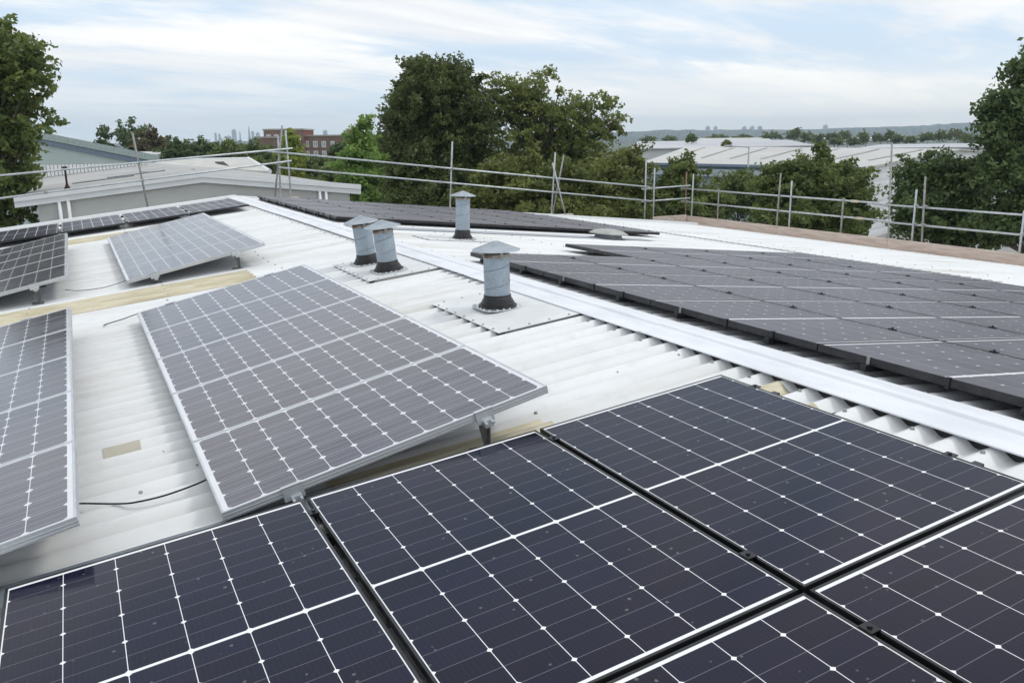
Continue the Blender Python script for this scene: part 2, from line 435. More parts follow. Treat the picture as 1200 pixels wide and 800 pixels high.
# ------------------------------------------------------------------ the building we stand on
hall = tag(empty('industrial_building', ((XLE + XRE) / 2, (YN + YF) / 2, 0)),
           'long low industrial building with white corrugated double-pitch roof carrying the solar panels', 'building')
def part(mb, name, mat, par, **k):
    o = mb.build(name, mat, par, **k)
    o.matrix_parent_inverse = Matrix.Translation(par.location).inverted() if par.type == 'EMPTY' and par.rotation_euler.to_quaternion().angle == 0 else Matrix.Identity(4)
    return o
def sheet(x0, x1, y0, y1, off, per=10, lip0=0, lip1=0, nseg=10):
    """corrugated sheet following the roof, crests along the slope; off = height over the crest line"""
    k0, k1 = int(round(y0 / PITCH * per)), int(round(y1 / PITCH * per))
    ys = [k * PITCH / per for k in range(k0, k1 + 1)]
    xs = [x0 + (x1 - x0) * i / nseg for i in range(nseg + 1)]
    ph = 0.63
    zz = [AMP * (math.cos(2 * PI * (y - ph * 0 - 0.05) / PITCH) - 1) for y in ys]
    vs, fs = [], []
    rows = []
    if lip0: rows.append((xs[0], -lip0))
    rows += [(x, 0) for x in xs]
    if lip1: rows.append((xs[-1], -lip1))
    for x, dz_ in rows:
        c = crest(x)
        vs += [(x, y, c + z + off + dz_) for y, z in zip(ys, zz)]
    n = len(ys)
    for i in range(len(rows) - 1):
        fs += [(i*n + k, (i+1)*n + k, (i+1)*n + k + 1, i*n + k + 1) for k in range(n - 1)]
    mb = MB(); mb.add(vs, fs); return mb
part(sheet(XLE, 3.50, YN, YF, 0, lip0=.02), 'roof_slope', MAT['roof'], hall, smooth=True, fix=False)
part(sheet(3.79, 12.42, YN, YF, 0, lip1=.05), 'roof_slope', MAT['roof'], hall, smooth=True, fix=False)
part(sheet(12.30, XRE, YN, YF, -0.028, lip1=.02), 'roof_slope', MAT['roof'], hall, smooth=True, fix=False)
# ridge capping in lengths, each lapping the next
y = YN; first = True
i = 0
while y < YF:
    y1 = min(y + 2.95, YF + .05)
    o = 0.020 + 0.004 * (i % 2)
    cx0, cx1 = 3.425, 3.86
    prof = []
    for x in (cx0, XR - 0.035): prof.append((x, crest(x) + o))
    prof.append((XR - .018, crest(XR) + o + .010)); prof.append((XR + .018, crest(XR) + o + .010))
    for x in (XR + 0.035, cx1): prof.append((x, crest(x) + o))
    low = [(x, z - .007) for x, z in reversed(prof)]
    mb = MB(); mb.prism([(x, 0, z) for x, z in prof + low], (0, y - .04, 0), (0, y1, 0))
    part(mb, 'ridge_cap', MAT['cap'], hall)
    i += 1; y = y1
# aged translucent rooflight strips, same profile, laid a few millimetres proud
for x0, x1, y0, y1 in ((-4.5, 1.80, 9.80, 10.66), (-4.5, 1.45, 16.9, 17.75), (0.95, 2.15, 3.30, 3.90), (3.12, 3.41, 3.30, 3.50), (2.75, 3.30, 2.90, 3.06)):
    part(sheet(x0, x1, y0, y1, 0.006, lip1=.006), 'rooflight', MAT['rooflight'], hall, smooth=True, fix=False)
# plain grey strip drawn where two courses of sheets lap on the right slope
part(sheet(12.26, 12.44, 8.0, 22.2, .007, nseg=2), 'lap_strip', simple('grey_lap_line', (0.30, 0.31, 0.32), 0.6), hall, smooth=True, fix=False)
# roof fixings on the crests
fx = MB(); rf_ = random.Random(3)
for xl in (-3.2, -1.9, -.55, .8, 2.15, 3.36, 3.93, 5.3, 6.7, 13.4):
    k = 0; y = .05 - PITCH * 40
    while y < YF - .1:
        if y > YN + .2 and k % 2 == 0 and not (2.6 < xl < 3.44 and (5.5 < y < 7 or 8.4 < y < 9.9)):
            xx = xl + rf_.uniform(-.03, .03)
            fx.tube((xx, y, crest(xx) - .002), (xx, y, crest(xx) + .010), .012, .008, 7)
        y += PITCH; k += 1
tag(part(fx, 'roof_fixing', MAT['steel'], hall), kind='stuff')
# bare patch in the paint
mb = MB(); pts = [(-.01, 5.24), (.20, 5.20), (.19, 5.09), (.03, 5.10)]
vs = [(x, y, crest(x) + AMP * (math.cos(2*PI*(y-.05)/PITCH) - 1) + .004) for x, y in pts]
sub = sheet(-.01, .19, 5.09, 5.225, 0.004, nseg=2)
part(sub, 'paint_patch', MAT['patch'], hall, smooth=True, fix=False)
# verge trim along the far gable
for (xa, xb) in ((XLE, XR), (XR, XRE)):
    mb = MB(); h0, h1 = -.20, (.055 if xa < 0 else .035)
    mb.prism([(xa, 0, crest(xa) + h0), (xb, 0, crest(xb) + h0), (xb, 0, crest(xb) + h1), (xa, 0, crest(xa) + h1)], (0, YF - .06, 0), (0, YF + .14, 0))
    part(mb, 'verge_trim', MAT['trim'], hall)
# walls and gutters
for yy in (YN + .05, YF - .35):
    mb = MB(); mb.prism([(XLE + .3, 0, 0), (XRE - .3, 0, 0), (XRE - .3, 0, crest(XRE - .3) - .10), (XR, 0, crest(XR) - .1), (XLE + .3, 0, crest(XLE + .3) - .10)], (0, yy, 0), (0, yy + .25, 0))
    part(mb, 'gable_wall', MAT['clad_pale'], hall)
for xa, xb, xe in ((XLE + .3, XLE + .5, XLE), (XRE - .5, XRE - .3, XRE)):
    mb = MB(); mb.box((xa, YN + .3, 0), (xb, YF - .35, crest(xe) - .08)); part(mb, 'side_wall', MAT['clad_pale'], hall)
for xx in (XLE, XRE):
    mb = MB(); mb.box((xx - .08, YN, crest(xx) - .22), (xx + .08, YF, crest(xx) - .075)); part(mb, 'gutter', MAT['trim'], hall)
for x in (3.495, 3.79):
    mb = MB(); mb.box((x - .012, YN + .2, crest(x) - .075), (x + .012, YF - .1, crest(x) + .006)); part(mb, 'gap_shade_strip', MAT['rubber'], hall)  # added black strips standing in for the dark void under the ridge cap
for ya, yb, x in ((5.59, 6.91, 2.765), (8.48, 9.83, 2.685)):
    mb = MB(); mb.box((x - .02, ya, crest(x) - .06), (x + .02, yb, crest(x) + .003)); part(mb, 'gap_shade_strip', MAT['rubber'], hall)  # same added black strips, making the gaps below the vent plates read as shade
# flat flashing sheets
def plate(corners, off, mat, name, thick=.006, bolts=0):
    mb = MB(); up = [(x, y, crest(x) + off) for x, y in corners]
    mb.prism(up, (0, 0, -thick), (0, 0, 0)); o = part(mb, name, mat, hall)
    if bolts:
        n = len(corners)
        for i in range(n):
            (xa, ya), (xb, yb) = corners[i], corners[(i + 1) % n]
            L = math.hypot(xb - xa, yb - ya); k = max(2, int(L / bolts))
            for j in range(k):
                t = (j + .5) / k; cx, cy = sum(c[0] for c in corners) / n, sum(c[1] for c in corners) / n
                x, y = xa + (xb - xa) * t, ya + (yb - ya) * t
                x += (cx - x) * .05; y += (cy - y) * .05
                b = MB(); b.tube((x, y, crest(x) + off - .001), (x, y, crest(x) + off + .008), .011, .007, 8); b.build('screw', MAT['steel'], o)
    return o
plate([(2.72, 5.58), (3.46, 5.58), (3.46, 6.92), (2.72, 6.92)], .010, MAT['plate'], 'vent_flashing', bolts=.17)
plate([(2.64, 8.47), (3.44, 8.47), (3.44, 9.84), (2.64, 9.84)], .010, MAT['plate'], 'vent_flashing', bolts=.17)
plate([(4.55, 11.55), (5.75, 11.55), (5.75, 12.35), (4.55, 12.35)], .010, MAT['plate'], 'vent_flashing', bolts=.2)
plate([(3.95, 13.35), (9.9, 13.35), (9.9, 13.85), (3.95, 13.85)], .012, simple('grey_upstand_sheet', (0.40, 0.42, 0.44), 0.5, 0, (0.34, 0.36, 0.38), 1.5), 'roof_flashing')

# grey strip lying along the upper edge of the front modules
st = MB()
st.prism([(-1.6, 3.50, crest(-1.6) + .03), (1.35, 3.50, crest(1.35) + .03), (1.35, 3.60, crest(1.35) + .045), (1.05, 3.655, crest(1.05) + .045), (-1.6, 3.70, crest(-1.6) + .03)], (0, 0, -.02), (0, 0, 0))
tag(st.build('flashing_strip', MAT['lead']), 'long dull grey strip lying on the roof along the top edge of front left panel', 'flashing')

# ------------------------------------------------------------------ solar modules
def frame_mesh(Wd, Ld, H, lip, mat, name='frame'):
    mb = MB(); a, b = Wd / 2, Ld / 2
    mb.box((-a, -b, 0), (-a + lip, b, H)); mb.box((a - lip, -b, 0), (a, b, H))
    mb.box((-a + lip, -b, 0), (a - lip, -b + lip, H)); mb.box((-a + lip, b - lip, 0), (a - lip, b, H))
    return mb
def module(name, Wd, Ld, H, lip, fm, cm, grooves=False):
    root = empty(name)
    fr = frame_mesh(Wd, Ld, H, lip, fm)
    if grooves:                              # raised lines of the extrusion on the outer faces
        a, b = Wd / 2, Ld / 2
        for z0 in (.006, .020):
            for s in (-1, 1):
                x0, x1 = sorted((s * a, s * (a + .0016))); fr.box((x0, -b, z0), (x1, b, z0 + .006))
                y0, y1 = sorted((s * b, s * (b + .0016))); fr.box((-a, y0, z0), (a, y1, z0 + .006))
    f = fr.build('frame', fm, root)
    bevel(f, .0012, 1)
    mb = MB(); a, b = Wd / 2 - lip, Ld / 2 - lip
    mb.box((-a, -b, H - .008), (a, b, H - .0025))
    gl = mb.build('glass', cm, root)
    me = gl.data; uv = me.uv_layers.new(name='UVMap')
    for lo in me.loops:
        v = me.vertices[lo.vertex_index].co; uv.data[lo.index].uv = (v.x, v.y)
    return root
NUM = ['first', 'second', 'third', 'fourth', 'fifth', 'sixth', 'seventh']

def mid_clamp(parent, x, y, z, along='x', mat=None):
    """small clamp with a bolt head bridging the gap"""
    mb = MB()
    dx, dy = (.019, .024) if along == 'x' else (.024, .019)
    mb.box((x - dx, y - dy, z), (x + dx, y + dy, z + .005))
    mb.tube((x, y, z + .005), (x, y, z + .012), .0085, .0085, 6)
    mb.box((x - dx * .3, y - dy * .8, z - .05), (x + dx * .3, y + dy * .8, z))
    return mb.build('clamp', mat or MAT['black_alu'], parent)

# six front modules on the left slope
H = .035
src = module('solar_panel', 1.134, 1.722, H, .011, MAT['black_alu'], MAT['cells_near'])
front = []
FL = {(-1, 0): 'near-black panel at lower left, beside the grey strip, cut by the bottom edge',
      (0, 0): 'whole dark panel in the front, under the corner of the tilted silver array',
      (1, 0): 'dark panel in the front lying closest to the white ridge cap',
      (-1, 1): 'dark front panel below the lower left one, almost wholly out of view',
      (0, 1): 'dark front panel in the nearest row, middle one, cut by the bottom edge',
      (1, 1): 'speckled dusty dark panel in the front, bottom right corner'}
for c in (-1, 0, 1):
    for r in (0, 1):
        o = src if not front else copy_tree(src)
        ctr = Vector((OX, OY, OZ + CZ)) + UL * (.556 + 1.158 * c) + Vector((0, -.850 - 1.742 * r, 0)) - NL * H
        if c == -1: ctr.y += -.004
        o.location = ctr; o.rotation_euler = (0, -SL, 0)
        tag(o, FL[(c, r)], 'solar panel', 'dark flush panels in the foreground')
        front.append(o)
bpy.context.view_layer.update()
mid_clamp(front[2], -.579, .70, H + .001); mid_clamp(front[2], -.579, -.70, H + .001)
mid_clamp(front[4], -.579, .70, H + .001); mid_clamp(front[4], -.579, -.62, H + .001)
mid_clamp(front[5], -.579, .62, H + .001); mid_clamp(front[3], -.579, .62, H + .001)
for yy in (.60, -.52): mid_clamp(front[4], .572, yy, H - .006)
# rails under the front modules
def rails(name, label, mat, segs, group=None, w=.04, h=.04):
    root = tag(empty(name, segs[0][0]), label, 'mounting rail', group)
    for a, b in segs:
        a, b = Vector(a), Vector(b)
        d = (b - a).normalized(); L = (b - a).length
        rot = d.to_track_quat('X', 'Z').to_matrix().to_4x4()
        mb = MB(); mb.box((0, -w/2, -h/2), (L, w/2, h/2), Matrix.Translation(a - Vector(segs[0][0])) @ rot)
        mb.build('rail', mat, root)
    return root
segs = []
for yy in (3.16, 2.03, 1.42, .30):
    xa, xb = -.45, 3.15
    segs.append(((xa, yy, crest(xa) + .055), (xb, yy, crest(xb) + .055)))
rails('mounting_rails', 'black rails under the dark front panels, seen in the gaps between them', MAT['black_alu'], segs)

# big flush array on the right slope
srcR = module('solar_panel', 1.134, 1.722, H, .011, MAT['black_alu'], MAT['cells_far'])
def right_plane(c, yc):
    p = Vector((4.02, 0, -1.2467 + CZ)) + UR * (.567 + 1.154 * c); p.y = yc
    return p - NR * H * 1.35
used = False
def put_right(c, r, yc, label, group):
    global used
    o = copy_tree(srcR) if used else srcR
    used = True
    o.location = right_plane(c, yc); o.rotation_euler = (0, SR, 0); o.scale = (1.010, 1.006, 1.35)
    tag(o, label, 'solar panel', group)
    return o
Y0 = 3.713
big = []
for r in range(-2, 3):
    for c in range(6):
        rowname = NUM[r + 2]; colname = NUM[c]
        big.append(((c, r), put_right(c, r, Y0 + 1.742 * r + .871, 'big right array panel, %s row from the camera, %s column from the ridge' % (rowname, colname), 'flush panels in the big right-hand array')))
for c in range(2, 6):
    colname = {2: 'at its stepped end', 3: 'second from the stepped end', 4: 'third from the stepped end', 5: 'at the outer corner'}[c]
    big.append(((c, 3), put_right(c, 3, Y0 + 1.742 * 3 + .871, 'big right array panel in its short back row, %s' % colname, 'flush panels in the big right-hand array')))
for (c, r), o in big:
    for yy in (.48, -.48): 
        if c < 5: mid_clamp(o, .577, yy, H + .001)
    if c == 0:
        for yy in (.48, -.03, -.48):         # end clamps on the ridge side
            mb = MB(); mb.box((-.574, yy - .011, -.008), (-.5685, yy + .011, H + .004)); mb.box((-.5685, yy - .011, H + .0005), (-.555, yy + .011, H + .004))
            mb.build('clamp', MAT['black_alu'] if yy < .4 else MAT['steel'], o)
segs = []
for r in range(-2, 3):
    for q in (-.48, .48):
        yy = Y0 + 1.742 * r + .871 + q
        a = right_plane(0, yy) - UR * .62 - NR * .014; b = right_plane(5, yy) + UR * .55 - NR * .014
        segs.append((tuple(a), tuple(b)))
rails('mounting_rails', 'rails running down the slope beneath the big right-hand array', MAT['black_alu'], segs)
# the far array beyond the vents
for r in range(4):
    for c in range(6):
        o = put_right(c, r, 14.55 + .861 + 1.742 * r, 'far right array panel, %s row from its front, %s column from the ridge' % (NUM[r], NUM[c]), 'flush panels in the far right-hand array')
        if c == 0:
            mb = MB(); mb.box((-.576, .3, -.06), (-.568, .34, H + .003)); mb.build('clamp', MAT['black_alu'], o)
segs = []
for r in range(4):
    for q in (-.48, .48):
        yy = 14.55 + .861 + 1.742 * r + q
        a = right_plane(0, yy) - UR * .60 - NR * .014; b = right_plane(5, yy) + UR * .55 - NR * .014
        segs.append((tuple(a), tuple(b)))
rails('mounting_rails', 'rails running down the slope beneath the far right-hand array', MAT['black_alu'], segs)

# the row of long modules along the far gable, left slope
srcG = module('solar_panel', 1.134, 2.28, H, .011, MAT['black_alu'], MAT['cells_long'])
gab = ['closest to the ridge', 'second from the ridge', 'third from the ridge', 'fourth from the ridge', 'fifth from the ridge']
for k in range(5):
    o = srcG if k == 0 else copy_tree(srcG)
    xc = 3.24 - .567 - 1.185 * k
    o.location = (xc, 18.30 + 1.14, crest(xc) + .12 - H); o.rotation_euler = (0, -SL, 0)
    tag(o, 'dark panel in the row along the far left gable edge, %s' % gab[k], 'solar panel', 'panels along the far gable edge')
    if k < 4:
        mb = MB()
        for yy in (-.9, .6): mb.box((-.61, yy, .0), (-.572, yy + .16, H + .004))
        mb.build('clamp', MAT['alu'], o)

# tilted arrays of older silver-framed modules, five to an array
srcT = module('tilted_solar_panel', 1.650, .992, .042, .010, MAT['alu'], MAT['cells_old'], grooves=True)
TILT = R(12.07)
UT = Vector((math.cos(TILT), 0, math.sin(TILT))); NT = Vector((-math.sin(TILT), 0, math.cos(TILT)))
usedT = False
ARR = [('A', 2.033, 3.617, 1.0135, 1.016, 'middle tilted array'),
       ('B', -.130, 3.600, 1.0135, 1.016, 'tilted array cut by left edge'),
       ('C', 2.066, 10.85, 1.075, 1.077, 'far sky-reflecting array'),
       ('D', -.147, 10.92, 1.075, 1.077, 'far dark array at left')]
POS = ['nearest panel', 'second panel from the front', 'centre panel', 'fourth panel from the front', 'farthest panel']
for key, xr, y0, pit, sc, desc in ARR:
    zr = crest(xr) + .272
    edge = Vector((xr, 0, zr))
    for k in range(5):
        o = copy_tree(srcT) if usedT else srcT
        usedT = True
        c = edge - UT * .825 - NT * .042; c.y = y0 + .496 * sc + pit * k
        o.location = c; o.rotation_euler = (0, -TILT, 0); o.scale = (1, sc, 1)
        tag(o, 'silver-framed panel, %s of the %s' % (POS[k], desc), 'solar panel', 'panels of the tilted arrays')
    # mounting: two rails along the array, legs, gussets and end clamps
    Ln = 4 * pit + .992 * sc
    root = tag(empty('support_rack', (xr - .8, y0, crest(xr - .8))), {
        'A': 'metal rails, legs and clamps holding up the middle tilted array',
        'B': 'metal rails and legs under the tilted array at left picture edge',
        'C': 'metal rails, legs and clamps under the far sky-reflecting tilted array',
        'D': 'metal rails and legs under the far dark tilted array at left'}[key], 'panel mount', 'mounts under the tilted arrays')
    base = Vector(root.location)
    for s in (.36, 1.33):                    # distance down from the raised edge
        p = edge - UT * s - NT * .042
        rot = Matrix(((UT.x, 0, NT.x, 0), (0, 1, 0, 0), (UT.z, 0, NT.z, 0), (0, 0, 0, 1)))
        T = Matrix.Translation(p - base)
        mb = MB(); mb.box((-.022, y0 - .03, -.042), (.022, y0 + Ln + .03, -.002), T @ rot)
        mb.build('rail', MAT['alu'], root)
        for yy in (y0 - .004, y0 + Ln + .004):
            sgn = -1 if yy < y0 + 1 else 1
            mb = MB(); ya, yb = sorted((yy, yy + sgn * .006))
            mb.box((-.055, ya, -.022), (.040, yb, .046), T @ rot)
            ya, yb = sorted((yy - sgn * .02, yy + sgn * .006)); mb.box((-.055, ya, .0430), (.040, yb, .0465), T @ rot)
            ya, yb = sorted((yy + sgn * .006, yy + sgn * .03))
            for q in (-.02, .015): mb.tube(T @ rot @ Vector((q, yy, -.005)), T @ rot @ Vector((q, yy + sgn * .05, -.016)), .007, .007, 6)
            mb.build('clamp', MAT['alu'], root)
        for yy in np.linspace(y0 + .05, y0 + Ln - .05, 5):
            top = p - NT * .042; x = top.x; zc = crest(x)
            if top.z - zc > .02:
                mb = MB()
                mb.prism([(x - .03, yy, top.z), (x + .03, yy, top.z + .005), (x + .035, yy, crest(x + .035) + .004), (x + .008, yy, zc + .004)], Vector((0, -.003, 0)) - base, Vector((0, .003, 0)) - base)
                mb.box((x + .022 - base.x, yy - .022 - base.y, zc + .002 - base.z), (x + .028 - base.x, yy + .022 - base.y, top.z - base.z))
                mb.box((x - .06 - base.x, yy - .05 - base.y, zc - base.z - .002), (x + .06 - base.x, yy + .05 - base.y, zc + .008 - base.z))
                mb.build('leg', MAT['leg'], root)

# ------------------------------------------------------------------ cables
def cable(pts, label, r=.005):
    P = [Vector((x, y, crest(x) + z)) for x, y, z in pts]
    out = []
    for i in range(len(P) - 1):
        p0, p1, p2, p3 = P[max(i-1, 0)], P[i], P[i+1], P[min(i+2, len(P)-1)]
        for j in range(8):
            t = j / 8
            out.append(.5 * ((2*p1) + (p2-p0)*t + (2*p0-5*p1+4*p2-p3)*t*t + (3*p1-p0-3*p2+p3)*t**3))
    out.append(P[-1])
    root = MB(); root.path([p for p in out], r, 6)
    return tag(root.build('cable', MAT['cable'], smooth=True), label, 'cable')
cable([(-.35, 4.44, .06), (-.15, 4.42, .012), (.03, 4.28, .008), (.12, 4.235, .008), (.26, 4.22, .010), (.44, 4.225, .03), (.6, 4.3, .05)],
      'black cable crossing the white corrugations between the two nearest tilted arrays')
cable([(.13, 8.86, .008), (.16, 8.90, .008), (.31, 8.98, .010), (.46, 9.0, .03), (.7, 8.9, .05)],
      'thin black cable end near the far corner of the middle tilted array')
cable([(-.2, 11.3, .05), (-.05, 11.32, .01), (.2, 11.22, .01), (.45, 11.30, .03), (.6, 11.4, .05)],
      'thin cable on white roof between the two far tilted arrays', .004)

# ------------------------------------------------------------------ roof vents
def vent(x, y, hgt, lean, label, zoff=.012, boot=.092):
    root = tag(empty('roof_vent', (x, y, crest(x) + zoff), (0, lean, 0)), label, 'roof vent', 'galvanised flue vents on the roof')
    r = .108; N_ = 40
    mb = MB()                                # flange with turned-up rim
    ol = []
    for k in range(40):
        a = 2 * PI * k / 40
        q = (abs(math.cos(a)) ** 5 + abs(math.sin(a)) ** 5) ** (-1 / 5)
        ol.append((.185 * q * math.cos(a), .185 * q * math.sin(a)))
    mb.prism([(a, b, 0) for a, b in ol], (0, 0, .001), (0, 0, .009))
    fl = mb.build('flange', MAT['alu'], root)
    mb = MB()
    for k in range(20):
        a = 2 * PI * (k + .5) / 20; q = (abs(math.cos(a)) ** 5 + abs(math.sin(a)) ** 5) ** (-1 / 5)
        X_, Y_ = .170 * q * math.cos(a), .170 * q * math.sin(a)
        mb.tube((X_, Y_, .009), (X_, Y_, .018), .010, .007, 8)
    mb.build('bolt', MAT['bolt'], fl)
    mb = MB()                                # pleated rubber boot
    mb.lathe([(.160, .0095), (.160, .024), (.143, .029), (.142, .046), (.131, .051), (.130, .067), (.120, .072), (.119, boot - .006), (.1145, boot), (.1145, boot + .018), (.1085, boot + .018)], N_)
    bo = mb.build('boot', MAT['rubber'], root)
    mb = MB()
    mb.lathe([(r - .003, .02), (r, .02), (r, hgt), (r - .003, hgt), (r - .003, .02)], N_, closed=False)
    pipe = mb.build('pipe', MAT['galv'], root, smooth=True); bevel(pipe, .001, 1)
    mb = MB()                                # helical lock seam standing slightly proud
    pts = []; rise = .145
    z = boot + .03; a = random.random() * 6
    while z < hgt - .02:
        pts.append((r * 1.002 * math.cos(a), r * 1.002 * math.sin(a), z)); a += 2 * PI / 36; z += rise / 36
    mb.path(pts, .0034, 5); mb.build('seam', MAT['seam'], pipe, smooth=True)
    mb = MB(); mb.lathe([(r + .0012, hgt - .032), (r + .0022, hgt - .018), (r + .0018, hgt + .001), (r - .004, hgt + .001)], N_, closed=False)
    mb.build('rusty_rim', MAT['rim'], root, smooth=True)
    mb = MB(); mb.lathe([(r - .02, hgt - .02), (r - .022, hgt + .032)], 24, closed=True); mb.build('mesh_guard', MAT['guard'], root)
    for k in range(3):
        a = 2 * PI * k / 3 + .5
        mb = MB(); mb.box((r - .001, -.012, hgt - .05), (r + .003, .012, hgt + .038), Matrix.Rotation(a, 4, 'Z')); mb.build('strap', MAT['steel'], root)
    mb = MB()                                # conical cowl with a folded seam
    rc = .196
    mb.lathe([(rc, hgt + .022), (rc + .004, hgt + .025), (rc, hgt + .030), (.012, hgt + .098), (.010, hgt + .1)], 112)
    cw = mb.build('cowl', simple('cowl_zinc', (0.40, 0.44, 0.48), 0.42, 0.4, (0.30, 0.34, 0.38), 9.0), root); 
    mb = MB()
    for a in (2.6, 5.74):
        mb.tube((rc * math.cos(a), rc * math.sin(a), hgt + .031), (.012 * math.cos(a), .012 * math.sin(a), hgt + .099), .004, .003, 6)
    mb.build('seam', MAT['steel'], cw)
    return root
vent(3.07, 6.30, .455, R(-1.0), 'grey-blue flue vent standing alone on a flashing sheet, nearest of the vents')
vent(2.985, 8.83, .455, R(-6.1), 'leaning flue vent of a pair, the nearer one with full cowl showing')
vent(2.965, 9.52, .455, R(-6.1), 'leaning flue vent of a pair, partly hidden behind its twin')
vent(5.22, 11.90, .62, R(2.0), 'tall flue vent alone on the far slope in front of far panels', boot=.12)
t = tag(empty('low_roof_vent', (8.95, 13.55, crest(8.95) + .014), (0, SR, 0)), 'low grey mushroom vent beside the front edge of the far array', 'roof vent')
mb = MB(); mb.lathe([(.27, 0), (.25, .05), (.25, .085)], 32); mb.build('neck', MAT['lead'], t)
mb = MB(); mb.lathe([(.33, .075), (.37, .072), (.375, .085), (.34, .10), (.28, .135), (.16, .16), (.05, .168)], 36)
mb.build('hood', simple('weathered_hood', (0.42, 0.43, 0.40), 0.6, 0, (0.33, 0.34, 0.31), 6), t, smooth=True)

# ------------------------------------------------------------------ scaffold guard rails
TR_ = .0242
def zc(z): return z + CZ
def scaffold(name, label, loc, tubes, couplers, boards):
    root = tag(empty(name, loc), label, 'scaffold'); L = Vector(loc)
    for nm, a, b, mt in tubes:
        mb = MB(); mb.tube(Vector(a) - L, Vector(b) - L, TR_, n=14); o = mb.build(nm, MAT[mt], root, smooth=True); bevel(o, .002, 1, 60)
    for p in couplers:
        mb = MB(); p = Vector(p) - L
        mb.box((p.x - .042, p.y - .036, p.z - .035), (p.x + .042, p.y + .036, p.z + .035))
        mb.tube(p + Vector((.0, -.036, .0)), p + Vector((.03, -.075, .01)), .012, .012, 6)
        bevel(mb.build('coupler', MAT['steel'], root), .012, 2)
    for nm, lo, hi in boards:
        mb = MB(); mb.box(Vector(lo) - L, Vector(hi) - L); bevel(mb.build(nm, MAT['timber'], root), .003, 1)
    return root
G = 23.3
gx = lambda x: x
def rail_z(pts, x):
    (xa, za), (xb, zb) = pts
    return za + (zb - za) * (x - xa) / (xb - xa)
LT = ((-1.44, -.67), (5.07, -.17)); LB = ((-1.50, -1.19), (5.05, -.50))
RT = ((4.84, -.23), (16.79, -1.53)); RB = ((5.08, -.65), (16.80, -1.98))
tubes = [('rail', (-6.5, G - .05, zc(rail_z(LT, -6.5))), (5.35, G - .05, zc(rail_z(LT, 5.35))), 'tube'),
         ('rail', (-6.5, G - .05, zc(rail_z(LB, -6.5))), (5.30, G - .05, zc(rail_z(LB, 5.30))), 'tube'),
         ('post', (1.66, G, zc(-1.60)), (1.49, G, zc(.27)), 'tube_dull'),
         ('post', (-5.4, G, zc(-2.2)), (-5.4, G, zc(-.3)), 'tube_dull'),
         ('post', (4.80, G, zc(-1.42)), (5.13, G, zc(.44)), 'tube_dull'),
         ('post', (5.25, G + .07, zc(-1.48)), (5.22, G + .07, zc(.31)), 'tube'),
         ('post', (4.97, G + .07, zc(-1.40)), (5.02, G + .07, zc(.20)), 'tube'),
         ]
scaffold('scaffold_guardrail', 'galvanised tube guardrail sloping up along the left half of far gable', (-.5, G, zc(-1.6)), tubes,
         [(1.55, G - .025, zc(rail_z(LT, 1.55))), (1.6, G - .025, zc(rail_z(LB, 1.6))), (5.02, G - .02, zc(rail_z(LT, 5.0))), (4.95, G - .02, zc(rail_z(LB, 4.95))), (-.55, G - .05, zc(rail_z(LB, -.55)))],
         [('base_board', (1.30, G - .12, zc(-1.66)), (2.05, G + .12, zc(-1.60))), ('base_board', (4.6, G - .1, zc(-1.49)), (5.45, G + .12, zc(-1.43)))])
tubes = [('rail', (4.70, G - .05, zc(rail_z(RT, 4.70))), (16.95, G - .05, zc(rail_z(RT, 16.95))), 'tube'),
         ('rail', (4.95, G - .05, zc(rail_z(RB, 4.95))), (16.95, G - .05, zc(rail_z(RB, 16.95))), 'tube'),
         ('post', (9.84, G, zc(-1.92)), (9.97, G, zc(-.02)), 'tube'),
         ('post', (13.26, G, zc(-2.28)), (13.40, G, zc(-.39)), 'tube'),
         ('post', (13.34, G + .06, zc(-2.26)), (13.74, G + .06, zc(-.47)), 'tube_dull'),
         ('brace', (13.70, G - .11, zc(-2.28)), (13.24, G - .11, zc(-.69)), 'tube'),
         ('post', (16.81, G, zc(-2.62)), (16.82, G, zc(-.66)), 'tube')]
cp = []
for x in (9.9, 13.33, 16.81):
    cp += [(x, G - .025, zc(rail_z(RT, x))), (x, G - .025, zc(rail_z(RB, x)))]
for x in (9.3,): cp += [(x, G - .05, zc(rail_z(RT, x))), (x + .25, G - .05, zc(rail_z(RB, x + .25)))]
scaffold('scaffold_guardrail', 'galvanised tube guardrail sloping down along the right half of far gable', (10.5, G, zc(-2)), tubes, cp,
         [('base_board', (9.45, G - .12, zc(-1.98)), (10.25, G + .10, zc(-1.92))), ('base_board', (12.95, G - .12, zc(-2.34)), (14.0, G + .1, zc(-2.28)))])
EX = 18.6
tubes = [('rail', (EX + .05, 23.78, zc(-1.675)), (EX + .05, 15.6, zc(-1.69)), 'tube'), ('rail', (EX + .05, 15.9, zc(-1.72)), (EX + .05, 5.0, zc(-1.735)), 'tube'),
         ('rail', (EX + .05, 5.3, zc(-1.73)), (EX + .05, -6.5, zc(-1.74)), 'tube'),
         ('rail', (EX + .05, 23.75, zc(-2.11)), (EX + .05, 15.2, zc(-2.13)), 'tube'), ('rail', (EX + .05, 15.5, zc(-2.16)), (EX + .05, 4.6, zc(-2.17)), 'tube'),
         ('rail', (EX + .05, 5.0, zc(-2.165)), (EX + .05, -6.5, zc(-2.17)), 'tube'),
         ('rail', (16.72, G + .06, zc(-1.61)), (18.72, G + .06, zc(-1.56)), 'tube'), ('rail', (16.72, G + .06, zc(-2.02)), (18.72, G + .06, zc(-1.98)), 'tube')]
cp = []
